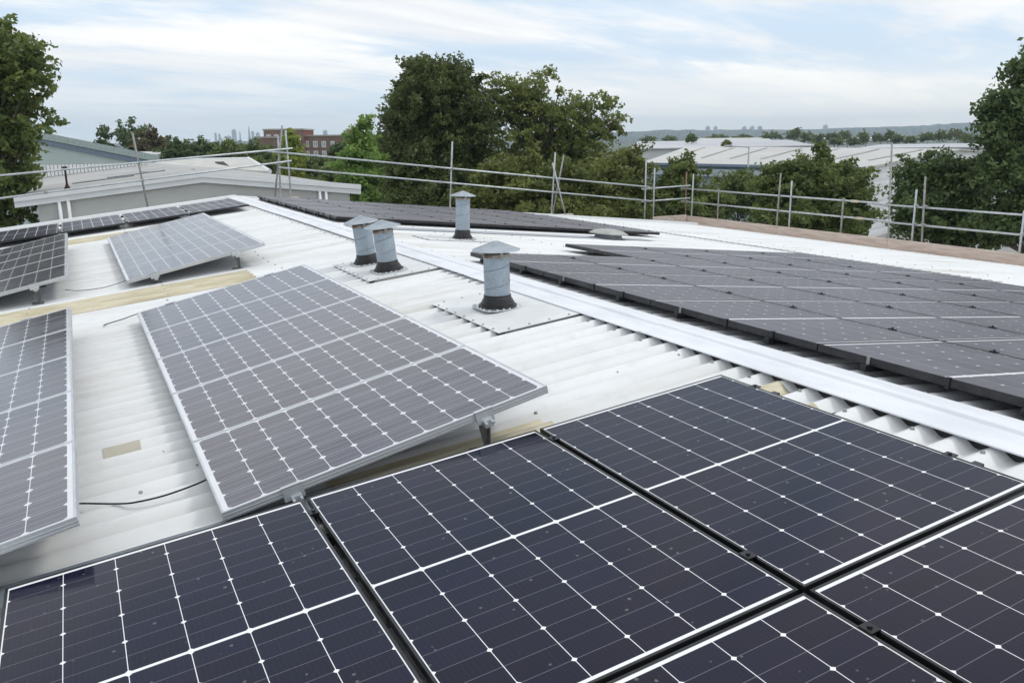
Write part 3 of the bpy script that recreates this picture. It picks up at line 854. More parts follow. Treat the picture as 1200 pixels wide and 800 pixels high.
for yy, top, mt, lean in ((21.77, -1.60, 'tube_dull', 0), (19.10, -1.03, 'tube_dull', .02), (18.62, -1.23, 'tube', .0), (16.70, -1.62, 'tube_dull', 0), (14.45, -1.29, 'tube', .0),
                    (14.20, -.97, 'tube_dull', -.04), (11.68, -1.62, 'tube', 0), (9.6, -1.1, 'tube', 0), (6.9, -1.6, 'tube', 0), (4.4, -1.2, 'tube', 0), (1.5, -1.6, 'tube', 0), (-2, -1.2, 'tube', 0)):
    tubes.append(('post', (EX, yy + lean, zc(-2.62)), (EX, yy - lean, zc(top)), mt))
    cp += [(EX + .025, yy, zc(-1.69)), (EX + .025, yy, zc(-2.14))]
tubes += [('post', (EX, 23.42, zc(-2.66)), (EX - .02, 23.42, zc(-1.10)), 'tube_rust'), ('post', (EX - .04, 23.05, zc(-2.66)), (EX - .02, 23.05, zc(-1.16)), 'tube'),
          ('post', (17.16, G, zc(-2.66)), (17.17, G, zc(-.94)), 'tube'),
          ('post', (EX + .6, 15.35, zc(-7.5)), (EX + .55, 15.75, zc(-.16)), 'tube_dull')]
cp += [(EX + .02, 23.42, zc(-1.66)), (EX + .02, 23.42, zc(-2.1)), (17.17, G + .03, zc(-1.6)), (17.17, G + .03, zc(-2.01))]
boards = []
for (ya, yb) in ((23.26, 19.0), (18.98, 15.1), (15.08, 11.2), (11.18, 7.3), (7.28, 3.4), (3.38, -.5), (-.52, -4.4)):
    boards.append(('toe_board', (EX - .10, yb, zc(-2.80)), (EX - .062, ya, zc(-2.555))))
    for q in range(3):
        boards.append(('deck_board', (EX - .32 - .0 + .235 * (q - .0) - .07, yb + .02 * q, zc(-2.845)), (EX - .32 + .235 * q + .155, ya + .02 * q, zc(-2.807))))
boards.append(('toe_board', (17.10, G - .10, zc(-2.75)), (18.48, G - .062, zc(-2.52))))
scaffold('scaffold_guardrail', 'galvanised tube guardrail with timber toe boards along the right eaves', (EX, 12, zc(-2.8)), tubes, cp, boards)
tg = [o for o in bpy.data.objects if o.get('label', '').endswith('along the right eaves')][0]
for yy, zz in ((16.25, -1.69), (16.05, -2.13)):
    mb = MB(); p = Vector((EX + .05, yy, zc(zz))) - Vector(tg.location)
    mb.tube(p, p + Vector((0, .22, 0)), .036, n=12); mb.build('tape', simple('cream_tape', (0.62, 0.56, 0.40), 0.7), tg, smooth=True)
# scaffold standards reaching the ground under the right eaves
# ------------------------------------------------------------------ neighbouring white building beyond the far gable
def gable_building():
    d = 27.5                                   # front face
    apex = at(236, 204, 1); 
    def onY(px, py, Y):
        v = at(px, py, 1.0) - Vector((0, 0, CZ)); return v * (Y / v.y) + Vector((0, 0, CZ))
    a, l, r = onY(236, 203.5, d), onY(16, 232.5, d), onY(422, 218.2, d)
    root = tag(empty('white_building', (a.x, d, 0)), 'low white building with wide grey gable roof just beyond the far gable guardrail', 'building')
    L = Vector(root.location); back = d + 19
    def P(mb, nm, mt, **k): return mb.build(nm, mt, root, **k)
    # roof slopes (thin slabs)
    for e, nm in ((l, 'left'), (r, 'right')):
        mb = MB(); th = .12
        mb.prism([Vector((a.x, 0, a.z)) - L * 1, Vector((e.x, 0, e.z)) - L, Vector((e.x, 0, e.z - th)) - L, Vector((a.x, 0, a.z - th)) - L], (0, d + .05, 0), (0, back, 0))
        P(mb, 'roof', MAT['neigh_roof'])
        mb = MB(); off = .025                  # barge board: two stepped fascias
        for z0, z1, y0, y1 in ((-.10, .05, -.10, .10), (-.26, -.10, -.06, .05)):
            mb.prism([Vector((a.x, 0, a.z + z0)) - L, Vector((e.x, 0, e.z + z0)) - L, Vector((e.x, 0, e.z + z1)) - L, Vector((a.x, 0, a.z + z1)) - L], (0, d + y0, 0), (0, d + y1, 0))
        P(mb, 'barge_board', MAT['trim'])
    mb = MB(); x0, x1 = l.x + .55, r.x - .35
    zt = lambda x: (a.z + (e_.z - a.z) * (x - a.x) / (e_.x - a.x)) if (e_ := (l if x < a.x else r)) else 0
    mb.prism([Vector((x0, 0, 0)) - L, Vector((x1, 0, 0)) - L, Vector((x1, 0, zt(x1) - .2)) - L, Vector((a.x, 0, a.z - .2)) - L, Vector((x0, 0, zt(x0) - .2)) - L], (0, d + .06, 0), (0, back - .1, 0))
    P(mb, 'wall', MAT['render_grey'])
    mb = MB()
    for x in (x0 + 1.0,):
        pass
    mb.box(Vector((x0 + .05, d + .02, zt(x0) - .78)) - L, Vector((x1 - .05, d + .058, zt(x0) - .74)) - L); P(mb, 'wall_joint', MAT['neigh_roof'])
    for xs in ((x0 + .55, x0 + .78), (x1 - 1.0, x1 - .8)):
        for x in xs:
            mb = MB(); mb.tube(Vector((x, d - .01, 0.05)) - L, Vector((x, d - .01, zt(x) - .24)) - L, .05, n=12); P(mb, 'downpipe', MAT['trim'], smooth=True)
    # ribbed upstand along the back of the left slope and an old vent flashing
    mb = MB(); xa, xb = l.x + .3, a.x - .3
    mb.prism([Vector((xa, 0, zt(xa) + .02)) - L, Vector((xb, 0, zt(xb) + .02)) - L, Vector((xb, 0, a.z + .06)) - L, Vector((xa, 0, a.z + .06)) - L], (0, back - 4.0, 0), (0, back - 3.8, 0))
    P(mb, 'parapet', MAT['parapet'])
    mb = MB(); nrib = 30
    for k in range(nrib):
        x = xa + (xb - xa) * (k + .5) / nrib
        mb.box(Vector((x - .06, back - 4.06, zt(x) + .03)) - L, Vector((x + .06, back - 4.0, a.z + .05)) - L)
    P(mb, 'rib', MAT['trim'])
    for t_ in (.30, .52, .75):
        mb = MB(); x = l.x + (a.x - l.x) * t_
        mb.prism([Vector((x, 0, zt(x) + .003)) - L, Vector((x + 1.9, 0, zt(x + 1.9) + .003)) - L, Vector((x + 1.9, 0, zt(x + 1.9) + .03)) - L, Vector((x, 0, zt(x) + .03)) - L], (0, d + 3 + 5 * t_, 0), (0, d + 3.12 + 5 * t_, 0))
        P(mb, 'sheet_lap', MAT['lead'])
    x = l.x + 1.35
    mb = MB(); mb.tube(Vector((x, d + 1.3, zt(x))) - L, Vector((x, d + 1.3, zt(x) + .62)) - L, .03, n=10); mb.box(Vector((x - .07, d + 1.23, zt(x) + .56)) - L, Vector((x + .07, d + 1.37, zt(x) + .66)) - L)
    mb.lathe([(.10, 0), (.05, .10), (.04, .14)], 12, Matrix.Translation(Vector((x, d + 1.3, zt(x))) - L))
    P(mb, 'flue', MAT['guard'])
gable_building()

def flat_poly(pts, th):
    mb = MB(); mb.prism([Vector(p) for p in pts], (0, 0, -th), (0, 0, 0)); return mb
# mottled roof behind it
q = [at(176, 191.5, 47), at(316, 201, 41), at(291, 185.5, 62), at(196, 187.5, 66)]
root = tag(empty('old_roofed_building', (q[0].x, q[0].y, 0)), 'building behind the white one with a mottled grey roof and white edge', 'building'); L = Vector(root.location)
flat_poly([p - L for p in q], .18).build('roof', MAT['mottled'], root)
mb = MB(); a, b = q[1] - L, q[2] - L
mb.tube(a, b, .11, n=8); mb.tube(q[3] - L, b, .08, n=8); mb.build('verge_trim', MAT['trim'], root)
c = (q[0] + q[1] + q[2] + q[3]) / 4
mb = MB(); pr = [(p + (c - p) * .04) - L for p in q]
n_ = 4
vs = [Vector((p.x, p.y, 0)) for p in pr] + [Vector((p.x, p.y, p.z - .19)) for p in pr]
mb.add(vs, [(k, (k+1) % 4, 4 + (k+1) % 4, 4 + k) for k in range(4)]); mb.build('wall', MAT['render_grey'], root)
w_ = [q[0] + (q[1]-q[0])*s + (q[3]-q[0])*t for s, t in ((.50, .45), (.66, .45), (.60, .70), (.46, .70))]
w_ = [at(252, 190.7, 51), at(262, 190.5, 50.5), at(270, 197, 45.5), at(259, 197.3, 46)]
mb = flat_poly([p - L + Vector((0, 0, .06)) for p in w_], .10); mb.build('roof_hatch', MAT['guard'], root)

# pale green shed, gable seen end on
Yg = 74
e0, e1 = at(57, 165.5, 68), at(186, 191, 64)
sl_ = (e1.z - e0.z) / math.hypot(e1.x - e0.x, e1.y - e0.y)
dv_ = Vector((e1.x - e0.x, e1.y - e0.y, 0)).normalized()
ap = e0 - dv_ * 6 + Vector((0, 0, -sl_ * 6))
root = tag(empty('green_shed', (e0.x, e0.y, 0)), 'pale grey-green shed gable with darker sloping verge, behind the left tree', 'building'); L = Vector(root.location)
bk = at(-20, 165, 1) - cam.matrix_world.translation; bk.z = 0; bk = bk.normalized() * 12
far = ap - dv_ * (e1 - ap).to_2d().length; far.z = e1.z
mb = MB(); mb.prism([Vector((far.x, far.y, 0)) - L, Vector((e1.x, e1.y, 0)) - L, e1 - L, ap - L, far - L], bk * 0, bk); mb.build('wall', MAT['clad_green'], root)
for e in (e1, far):
    mb = MB(); up = Vector((0, 0, 1))
    out = -bk.normalized()
    mb.prism([ap - L + up * .05, e - L + up * .05, e - L + up * .55, ap - L + up * .62], out * .5, bk * 1.01); mb.build('roof', MAT['green_trim'], root)
    mb = MB(); mb.prism([ap - L - up * .35, e - L - up * .35, e - L + up * .02, ap - L + up * .02], out * .35, out * .02); mb.build('verge_trim', MAT['blue_trim'], root)
p0 = at(146, 182, 90); p1 = at(170, 184, 88)
cv = tag(empty('white_canopy', (p0.x, p0.y, 0)), 'small white curved canopy roof in front of dark trees, right of green shed', 'canopy'); L = Vector(cv.location)
mb = MB(); dd = (p1 - p0); n_ = 8
ol = [p0 - L + dd * (k / n_) + Vector((0, 0, .45 * math.sin(PI * k / n_))) for k in range(n_ + 1)] + [p1 - L - Vector((0, 0, .3)), p0 - L - Vector((0, 0, .3))]
mb.prism(ol, (0, 0, 0), Vector((-dd.y, dd.x, 0)).normalized() * 5); mb.build('roof', MAT['trim'], cv)
mb = MB()
for p in (p0, p1): mb.tube(Vector((p.x - L.x, p.y - L.y, 0)), p - L - Vector((0, 0, .3)), .12, n=8)
mb.build('post', MAT['lamp'], cv)

# red brick block of the old works
def brick_building():
    d = 165
    A = at(308, 185, d); ux = Vector((CAM[0][0], CAM[1][0], 0)).normalized(); fw = Vector((-ux.y, ux.x, 0))
    root = tag(empty('brick_building', (A.x, A.y, 0)), 'flat-roofed red brick works building with pale windows, beyond the trees', 'building')
    root.rotation_euler = (0, 0, math.atan2(ux.y, ux.x))
    s = d / FPX
    def lx(px): return (px - 308) * s
    def lz(px, py): return at(px, py, d).z
    def blk(px0, px1, pytop, y0, y1, nm='wall'):
        mb = MB(); mb.box((lx(px0), y0, 0), (lx(px1), y1, lz((px0 + px1) / 2, pytop))); return mb.build(nm, MAT['brick'], root)
    def cop(px0, px1, pytop, y0, y1):
        z = lz((px0 + px1) / 2, pytop); mb = MB(); mb.box((lx(px0) - .15, y0 - .15, z), (lx(px1) + .15, y1 + .15, z + .28)); mb.build('coping', MAT['stone'], root)
    blk(311, 357, 152.8, 0, 9); cop(311, 357, 152.8, 0, 9)
    blk(354, 412, 159.8, 1.5, 11); cop(357.5, 405, 159.8, 1.5, 11)
    blk(405, 418, 152.5, 2.5, 9); cop(405, 418, 152.5, 2.5, 9)
    blk(305, 330, 162, -2.5, -.02, 'wall'); cop(305, 330, 162, -2.5, -.3)
    mb = MB(); mb.box((lx(409.5), 4, lz(409, 152)), (lx(411), 5.2, lz(409, 147.5))); mb.build('chimney', MAT['brick'], root)
    def win(px0, px1, py0, py1, y0):
        z1, z0 = lz((px0 + px1) / 2, py0), lz((px0 + px1) / 2, py1); x0, x1 = lx(px0), lx(px1)
        mb = MB(); w = .13
        mb.box((x0, y0 - .06, z0), (x0 + w, y0 - .002, z1)); mb.box((x1 - w, y0 - .06, z0), (x1, y0 - .002, z1))
        mb.box((x0 + w, y0 - .06, z0), (x1 - w, y0 - .002, z0 + w)); mb.box((x0 + w, y0 - .06, z1 - w), (x1 - w, y0 - .002, z1))
        xm = (x0 + x1) / 2; mb.box((xm - .05, y0 - .05, z0 + w), (xm + .05, y0 - .003, z1 - w))
        o = mb.build('window', MAT['trim'], root)
        mb = MB(); mb.box((x0 + w, y0 - .035, z0 + w), (x1 - w, y0 - .004, z1 - w)); mb.build('pane', MAT['glassy'], o)
        mb = MB(); mb.box((x0 - .1, y0 - .14, z0 - .18), (x1 + .1, y0 - .002, z0 - .01)); mb.build('sill', MAT['stone'], o)
    for a, b in ((356, 361), (366, 371), (376, 381), (386.5, 391)):
        win(a, b, 165.5, 172.2, 1.5); win(a, b, 177, 183, 1.5)
    for a, b in ((314, 319), (323, 328), (333, 338)): win(a, b, 158, 163, 0)
    mb = MB(); mb.box((lx(345.5), -.6, lz(350, 165)), (lx(354), -.02, lz(350, 160.5))); mb.build('sign_panel', MAT['trim'], root)
brick_building()

# ------------------------------------------------------------------ warehouses to the right
def shed(label, A, B, C, D, base_mats, bands=0, trim=True, name='warehouse', roofm='shed_roof'):
    """A-B front eave, C-D ridge (C over A's end, D over B's end); back slope mirrored"""
    root = tag(empty(name, (A.x, A.y, 0)), label, 'warehouse'); L = Vector(root.location)
    A, B, C, D = A - L, B - L, C - L, D - L
    Cb, Db = C + (C - A), D + (D - B); Cb.z, Db.z = A.z, B.z
    mb = MB(); up = Vector((0, 0, 1))
    th = .16
    vs = [A, B, D, C, Cb, Db]; vs = vs + [v - up * th for v in vs]
    mb.add(vs, [(0, 1, 2, 3), (3, 2, 5, 4), (6, 9, 8, 7), (9, 10, 11, 8), (0, 6, 7, 1), (1, 7, 8, 2), (2, 8, 11, 5), (4, 5, 11, 10), (0, 3, 9, 6), (3, 4, 10, 9)])
    mb.build('roof', MAT[roofm], root)
    ctr = (A + B + Cb + Db) / 4
    def ins(p, k=.012): q = p + (ctr - p) * k; return Vector((q.x, q.y, p.z))
    a, b, c, d, cb, db = [ins(v) - up * (th + .01) for v in (A, B, C, D, Cb, Db)]
    g0 = lambda v: Vector((v.x, v.y, 0))
    mb = MB(); mb.add([g0(a), g0(b), b, a], [(0, 1, 2, 3)]); mb.build('wall', base_mats[0], root)
    mb = MB(); mb.add([g0(b), g0(db), db, d, b], [(0, 1, 2, 3, 4)]); mb.build('wall', base_mats[1], root)
    mb = MB(); mb.add([g0(cb), g0(a), a, c, cb], [(0, 1, 2, 3, 4)]); mb.build('wall', base_mats[1], root)
    mb = MB(); mb.add([g0(db), g0(cb), cb, db], [(0, 1, 2, 3)]); mb.build('wall', base_mats[0], root)
    if trim:
        mb = MB(); n = Vector(((B - A).y, -(B - A).x, 0)).normalized()
        mb.prism([A - up * .32 + n * .05, A + up * .02 + n * .05, A + up * .02 + n * .35, A - up * .22 + n * .35], Vector((0, 0, 0)), B - A); mb.build('gutter', MAT['blue_trim'], root)
        mb = MB(); mb.prism([A - up * 1.2 + n * .02, A - up * .5 + n * .02, A - up * .5 + n * .2, A - up * 1.2 + n * .2], Vector((0, 0, 0)), B - A); mb.build('fascia', simple('pale_fascia', (0.5, 0.54, 0.6), .5), root)
    for k in range(bands):
        t = (k + .7) / (bands + .4)
        p = A + (B - A) * t; q_ = C + (D - C) * t
        s0, s1 = p + (q_ - p) * .28, p + (q_ - p) * .93
        w = (B - A).normalized() * .13
        mb = MB(); mb.prism([s0 - w + up * .03, s0 + w + up * .03, s1 + w + up * .03, s1 - w + up * .03], (0, 0, 0), (0, 0, .05)); mb.build('rooflight', MAT['valley'], root)
    return root
sh = shed('large pale warehouse with wide light grey roof and blue-grey eaves wall, beyond the bushes', at(752, 190.5, 92), at(1014, 196, 70), at(806, 171.5, 122), at(1126, 174.5, 92), (MAT['clad_blue'], MAT['clad_white']), bands=7)
shed('second warehouse roof showing just behind the large pale warehouse', at(738, 174.5, 150), at(956, 170.2, 140), at(748, 165.8, 190), at(924, 164, 185), (MAT['clad_pale'], MAT['clad_pale']), trim=False, roofm='shed_roof_far')
shed('low far warehouse roof at right, beside the tall dark tree', at(1005, 173.5, 150), at(1190, 172, 140), at(1030, 169.5, 180), at(1180, 168, 175), (MAT['clad_pale'], MAT['clad_pale']), trim=False, roofm='shed_roof_far')
shed('thin bright warehouse roof among the distant trees', at(955, 165.5, 330), at(1075, 164, 310), at(960, 161.5, 380), at(1075, 160.5, 370), (MAT['clad_pale'], MAT['clad_pale']), trim=False)
shed('distant pale shed roof behind the second warehouse', at(815, 166, 300), at(905, 165, 290), at(820, 162, 350), at(900, 161.3, 345), (MAT['clad_pale'], MAT['clad_pale']), trim=False)
# lamp column in front of the warehouse
lp = at(878, 172, 60)
root = tag(empty('street_lamp', (lp.x, lp.y, 0)), 'tall slim grey lamp column with short arm in front of large warehouse', 'street lamp')
mb = MB(); mb.tube((0, 0, 0), (0, 0, 1.2), .13, n=12); mb.tube((0, 0, 1.2), (0, 0, lp.z), .09, .06, n=12); mb.build('column', MAT['lamp'], root, smooth=True)
ar = Vector((-CAM[0][0], -CAM[1][0], 0)).normalized()
mb = MB(); mb.tube((0, 0, lp.z - .05), ar * 1.2 + Vector((0, 0, lp.z + .05)), .035, n=8); mb.build('arm', MAT['lamp'], root)
mb = MB(); p = ar * 1.2 + Vector((0, 0, lp.z + .05)); mb.tube(p, p + ar * .6 + Vector((0, 0, .02)), .09, .06, n=8); mb.build('lamp_head', MAT['lamp'], root)

# ------------------------------------------------------------------ far horizon: hills, tower blocks, city
rng = np.random.default_rng(7)
def hills(name, pts, d, thick, mat, rough):
    """wooded ridge: long strip of bumpy ground following a skyline"""
    xs = np.arange(pts[0][0], pts[-1][0], 2.0)
    base = np.interp(xs, [p[0] for p in pts], [p[1] for p in pts])
    nz = sum(np.interp(xs, np.arange(-4000, 4000, st), rng.normal(0, a, len(np.arange(-4000, 4000, st)))) for st, a in ((60, 1.1), (17, .7), (6, .45)))
    vs, fs = [], []
    ny = 9
    for i, x in enumerate(xs):
        for j in range(ny):
            t = j / (ny - 1)                    # 0 = crest, 1 = foot towards the camera
            dd = d - thick * t
            top = at(x, base[i] + nz[i] * rough, d)
            foot = at(x, 160, d - thick)
            p = top * (1 - t) + foot * t
            p.z = top.z * (1 - t) ** 1.3 + rng.normal(0, 1.6) * (1 if 0 < j < ny - 1 else 0)
            vs.append((p.x, p.y, max(p.z, -.5)))
    for i in range(len(xs) - 1):
        fs += [(i*ny + j, i*ny + j + 1, (i+1)*ny + j + 1, (i+1)*ny + j) for j in range(ny - 1)]
    n0 = len(vs)                                # back face down to the ground
    for i in range(len(xs)):
        p = Vector(vs[i * ny]); q_ = p * 1.12; vs.append((q_.x, q_.y, -1))
    fs += [(i * ny, (i + 1) * ny, n0 + i + 1, n0 + i) for i in range(len(xs) - 1)]
    mb = MB(); mb.add(vs, fs)
    return tag(mb.build(name, mat, fix=False), kind='structure')
hm = simple('wooded_hill', (0.045, 0.060, 0.030), 0.95, 0, (0.085, 0.095, 0.05), 0.012)
hills('hills', [(560, 161), (640, 157), (736, 153.5), (800, 152), (860, 152.5), (930, 151.5), (990, 150.5), (1040, 149), (1090, 147.5), (1130, 144.5), (1200, 142), (1500, 138), (1900, 150)], 2500, 900, hm, .55)
hills('hills', [(-900, 172), (-300, 169), (60, 167), (140, 167.5), (280, 165.5), (420, 164), (600, 162.5)], 2600, 600, hm, .35)
def tower(px, py, w, d, label, mat='concrete', yb=168, dep=None, taper=1.0):
    t = at(px, py, d); b = t.copy(); b.z = 0; s = d / FPX; hw = w * s / 2
    root = tag(empty('tower_block', b), label, 'tower block')
    yaw = math.atan2(CAM[1][0], CAM[0][0]); M_ = Matrix.Rotation(yaw, 4, 'Z')
    mb = MB(); n = 6
    for k in range(n):
        z0, z1 = t.z * k / n, t.z * (k + 1) / n
        f = 1 - (1 - taper) * k / (n - 1)
        mb.box((-hw * f, -hw * .7 * f, z0), (hw * f, hw * .7 * f, z1), M_)
    mb.build('shaft', MAT[mat], root)
    mb = MB(); mb.box((-hw * .3 * taper, -hw * .3, t.z), (hw * .35 * taper, hw * .3, t.z + 1.2 * s), M_); mb.build('plant_room', MAT[mat], root)
    return root
hn = ['leftmost of the tower blocks on the far ridge', 'tower block on the far ridge, second from left', 'tower block on far ridge, left one of the middle three',
      'tower block on far ridge, centre one of the middle three', 'tower block on far ridge, right one of the middle three', 'lone tower block on the far ridge at right']
for (px, py, w), lb in zip(((829.5, 148.6, 4.6), (838.5, 148.6, 4), (872.3, 148.8, 4.2), (881.5, 148.6, 4.6), (890.5, 148.6, 4.6), (967.5, 147, 4.6)), hn): tower(px, py, w, 2450, lb)
city = [(252.5, 156.5, 2.2, 1, 'thin far city tower, first on the left of the skyline'), (257, 157.5, 2.0, 1, 'thin short far city tower beside the leftmost one'), (274, 152.5, 4.6, 1, 'broad slab tower in far city skyline'), (281, 155, 2.2, .6, 'slim pointed tower between slab and spire in far city skyline'),
        (291.5, 149.5, 4.0, .25, 'tallest tapering glass spire in far city skyline'), (296, 154.5, 2.6, 1, 'city tower immediately right of the tapering spire'), (302, 156, 4, 1, 'low wide city tower at right end of skyline'), (268, 160, 5, 1, 'low city block left of the slab tower'),
        (381, 153.5, 4.5, 1, 'grey far tower standing above the brick building')]
for px, py, w, tp, lb in city: tower(px, py, w, 2400, lb, 'concrete', taper=tp)

# ------------------------------------------------------------------ trees
def tree(name, label, cat, lobes, base, leaf, n_cl, per, size, rc, group=None, trunk=.22, limbs=40, seed=1, shell=.55, squash=.7, rag=.10):
    """lobes: (centre, rx, ry, rz); leaf-sized faces spread in clumps through the lobes; limbs reach the clumps"""
    rg = np.random.default_rng(seed)
    base = Vector(base)
    root = tag(empty(name, base), label, cat, group)
    B = np.array(base)
    vol = np.array([l[1] * l[2] * l[3] for l in lobes]); vol = vol ** .8; vol /= vol.sum()
    cls = []
    for (c, rx, ry, rz), f in zip(lobes, vol):
        n = max(3, int(round(n_cl * f)))
        dv = rg.normal(size=(n, 3)); dv /= np.linalg.norm(dv, axis=1)[:, None]
        rad = rg.random(n) ** shell
        wob = 1 + .13 * np.sin(dv[:, 0] * 5 + seed) * np.cos(dv[:, 2] * 6 + seed * 2) + rg.normal(0, rag, n)
        p = np.array(c) + dv * np.array([rx, ry, rz]) * (rad * wob)[:, None]
        cls.append(p)
    cls = np.concatenate(cls)
    n = len(cls)
    cnt = np.maximum(4, rg.poisson(per, n))
    idx = np.repeat(np.arange(n), cnt); m_ = len(idx)
    crad = rc * rg.uniform(.6, 1.35, n)
    off = rg.normal(size=(m_, 3)); off /= np.linalg.norm(off, axis=1)[:, None] + 1e-9
    off *= (rg.random(m_) ** .45)[:, None] * np.array([1, 1, squash])
    ctr = np.array([np.mean([l[0] for l in lobes], axis=0)])
    ax = cls - ctr; ax /= np.linalg.norm(ax, axis=1)[:, None] + 1e-9
    ax = ax + rg.normal(0, .55, ax.shape); ax[:, 2] -= .12; ax /= np.linalg.norm(ax, axis=1)[:, None]
    al = (off * ax[idx]).sum(1)
    offs = off * .72 + ax[idx] * (al * 1.15)[:, None]
    P = cls[idx] + offs * crad[idx][:, None]
    nrm = rg.normal(size=(m_, 3)) * .75 + off * .5 + np.array([0, 0, .55]); nrm /= np.linalg.norm(nrm, axis=1)[:, None]
    t1 = np.cross(nrm, rg.normal(size=(m_, 3))); t1 /= np.linalg.norm(t1, axis=1)[:, None] + 1e-9
    t2 = np.cross(nrm, t1)
    s = size * rg.uniform(.55, 1.3, m_)
    a, b = t1 * s[:, None], t2 * (s * .62)[:, None]
    dn = nrm * (s * .18)[:, None]
    q = np.stack([P - a, P - b * .9 - dn, P + a, P + b * .9 - dn], 1).reshape(-1, 3) - B
    me = bpy.data.meshes.new('crown'); nv = len(q)
    me.vertices.add(nv); me.vertices.foreach_set('co', q.astype(np.float32).ravel())
    me.loops.add(nv); me.loops.foreach_set('vertex_index', np.arange(nv, dtype=np.int32))
    me.polygons.add(m_); me.polygons.foreach_set('loop_start', np.arange(0, nv, 4, dtype=np.int32))
    me.update(calc_edges=True); me.validate()
    ct = rg.random(n)
    tint = np.clip(ct[idx] * .55 + rg.random(m_) * .45, 0, 1)
    at_ = me.attributes.new('tint', 'FLOAT', 'FACE'); at_.data.foreach_set('value', tint.astype(np.float32))
    me.materials.append(LEAF[leaf])
    o = bpy.data.objects.new('crown', me); COL.objects.link(o); o.parent = root
    # trunk and limbs
    zs = cls[:, 2]; top = np.array([cls[:, 0].mean(), cls[:, 1].mean(), np.percentile(zs, 70)])
    mb = MB(); fork = B + (top - B) * .38; fork[0] = (B[0] + top[0]) / 2; fork[1] = (B[1] + top[1]) / 2
    mb.tube(Vector(B - B), Vector(fork - B), trunk, trunk * .72, 9)
    mb.tube(Vector(fork - B), Vector(top - B), trunk * .72, trunk * .12, 8)
    o = mb.build('trunk', MAT['bark'], root, smooth=True, fix=False)
    if limbs:
        mb = MB()
        for k in rg.choice(n, min(limbs, n), replace=False):
            e = cls[k]
            t = np.clip((e[2] - fork[2]) / max(.1, top[2] - fork[2]) * .75 - .15, 0, .85)
            st = fork + (top - fork) * t
            if e[2] < st[2]: st = fork + (top - fork) * 0
            mid = (st + e) / 2 + rg.normal(0, .12, 3) * np.linalg.norm(e - st) * .5; mid[2] += .06 * np.linalg.norm(e - st)
            r0 = trunk * rg.uniform(.16, .34)
            mb.tube(Vector(st - B), Vector(mid - B), r0, r0 * .6, 6, False); mb.tube(Vector(mid - B), Vector(e - B), r0 * .6, r0 * .15, 5, False)
        mb.build('limb', MAT['bark'], root, smooth=True, fix=False)
    return root
def lobe(px, py, wx, wy, d, depth=None, dd=0):
    """ellipsoid centred at a pixel with half sizes in pixels, at distance d"""
    c = at(px, py, d + dd); s = d / FPX
    return (tuple(c), wx * s, (depth or (wx + wy) / 2) * s, wy * s)
def ground_at(px, d):
    p = at(px, 300, d); return (p.x, p.y, 0)

tree('large_tree', 'tall dark tree at the left picture edge overhanging the white building', 'tree',
     [lobe(-25, 95, 75, 70, 25), lobe(20, 75, 42, 45, 24.5), lobe(45, 85, 24, 22, 24.5), lobe(5, 45, 28, 26, 25), lobe(-20, 160, 60, 60, 25), lobe(22, 165, 30, 32, 24.6), lobe(10, 215, 30, 40, 25), lobe(-60, 210, 60, 60, 25.5), lobe(-10, 262, 48, 32, 25.5)],
     ground_at(-45, 25.5), 'mid', 620, 62, .085, .34, trunk=.32, limbs=110, seed=11, shell=.6, squash=.45)
tree('large_tree', 'tallest dense dark green tree in the centre with a rounded crown', 'tree',
     [lobe(512, 122, 63, 52, 35), lobe(478, 150, 34, 50, 35), lobe(545, 150, 36, 50, 35), lobe(512, 195, 66, 55, 35), lobe(476, 205, 28, 42, 34.5), lobe(525, 240, 80, 40, 34), lobe(505, 92, 34, 22, 35), lobe(535, 88, 24, 16, 35)],
     ground_at(512, 35), 'maple', 1200, 82, .085, .36, trunk=.3, limbs=50, seed=21, shell=.5, rag=.05)
tree('large_tree', 'open airy olive-green tree with sky showing through, right of the tallest tree', 'tree',
     [lobe(622, 110, 40, 30, 36), lobe(600, 135, 38, 45, 36), lobe(650, 140, 45, 42, 36), lobe(690, 140, 34, 38, 36), lobe(715, 150, 22, 22, 36), lobe(620, 185, 60, 45, 36), lobe(680, 190, 50, 42, 36), lobe(712, 120, 14, 18, 36), lobe(640, 88, 22, 10, 36), lobe(578, 110, 12, 26, 36)],
     ground_at(640, 36), 'sparse', 520, 46, .085, .31, trunk=.26, limbs=170, seed=31, shell=.7)
tree('bushy_tree', 'low yellow-green bushy tree below the airy tree, behind the gable guardrail', 'tree',
     [lobe(600, 215, 48, 34, 32), lobe(650, 225, 60, 36, 31.5), lobe(700, 215, 50, 34, 32), lobe(735, 200, 28, 28, 32.5), lobe(575, 235, 40, 26, 31.5), lobe(740, 235, 36, 26, 31.5), lobe(670, 250, 90, 22, 31)],
     ground_at(655, 32), 'yellow', 460, 90, .095, .40, trunk=.2, limbs=30, seed=41, shell=.5)
tree('bushy_tree', 'fresh bright green conical tree in front of the brick building', 'tree',
     [lobe(426, 162, 16, 18, 44), lobe(426, 186, 26, 24, 44), lobe(428, 215, 33, 30, 44), lobe(432, 245, 38, 26, 43.5), lobe(428, 148, 9, 10, 44)],
     ground_at(425, 44), 'bright', 240, 85, .12, .42, trunk=.16, limbs=24, seed=51)
tree('bushy_tree', 'slim lime-yellow tree in front of the left part of brick building', 'tree',
     [lobe(341, 172, 9, 14, 60), lobe(343, 190, 13, 14, 60), lobe(341, 160, 5, 7, 60), lobe(345, 205, 14, 12, 60)],
     ground_at(342, 60), 'lime', 100, 60, .14, .42, trunk=.14, limbs=14, seed=61)
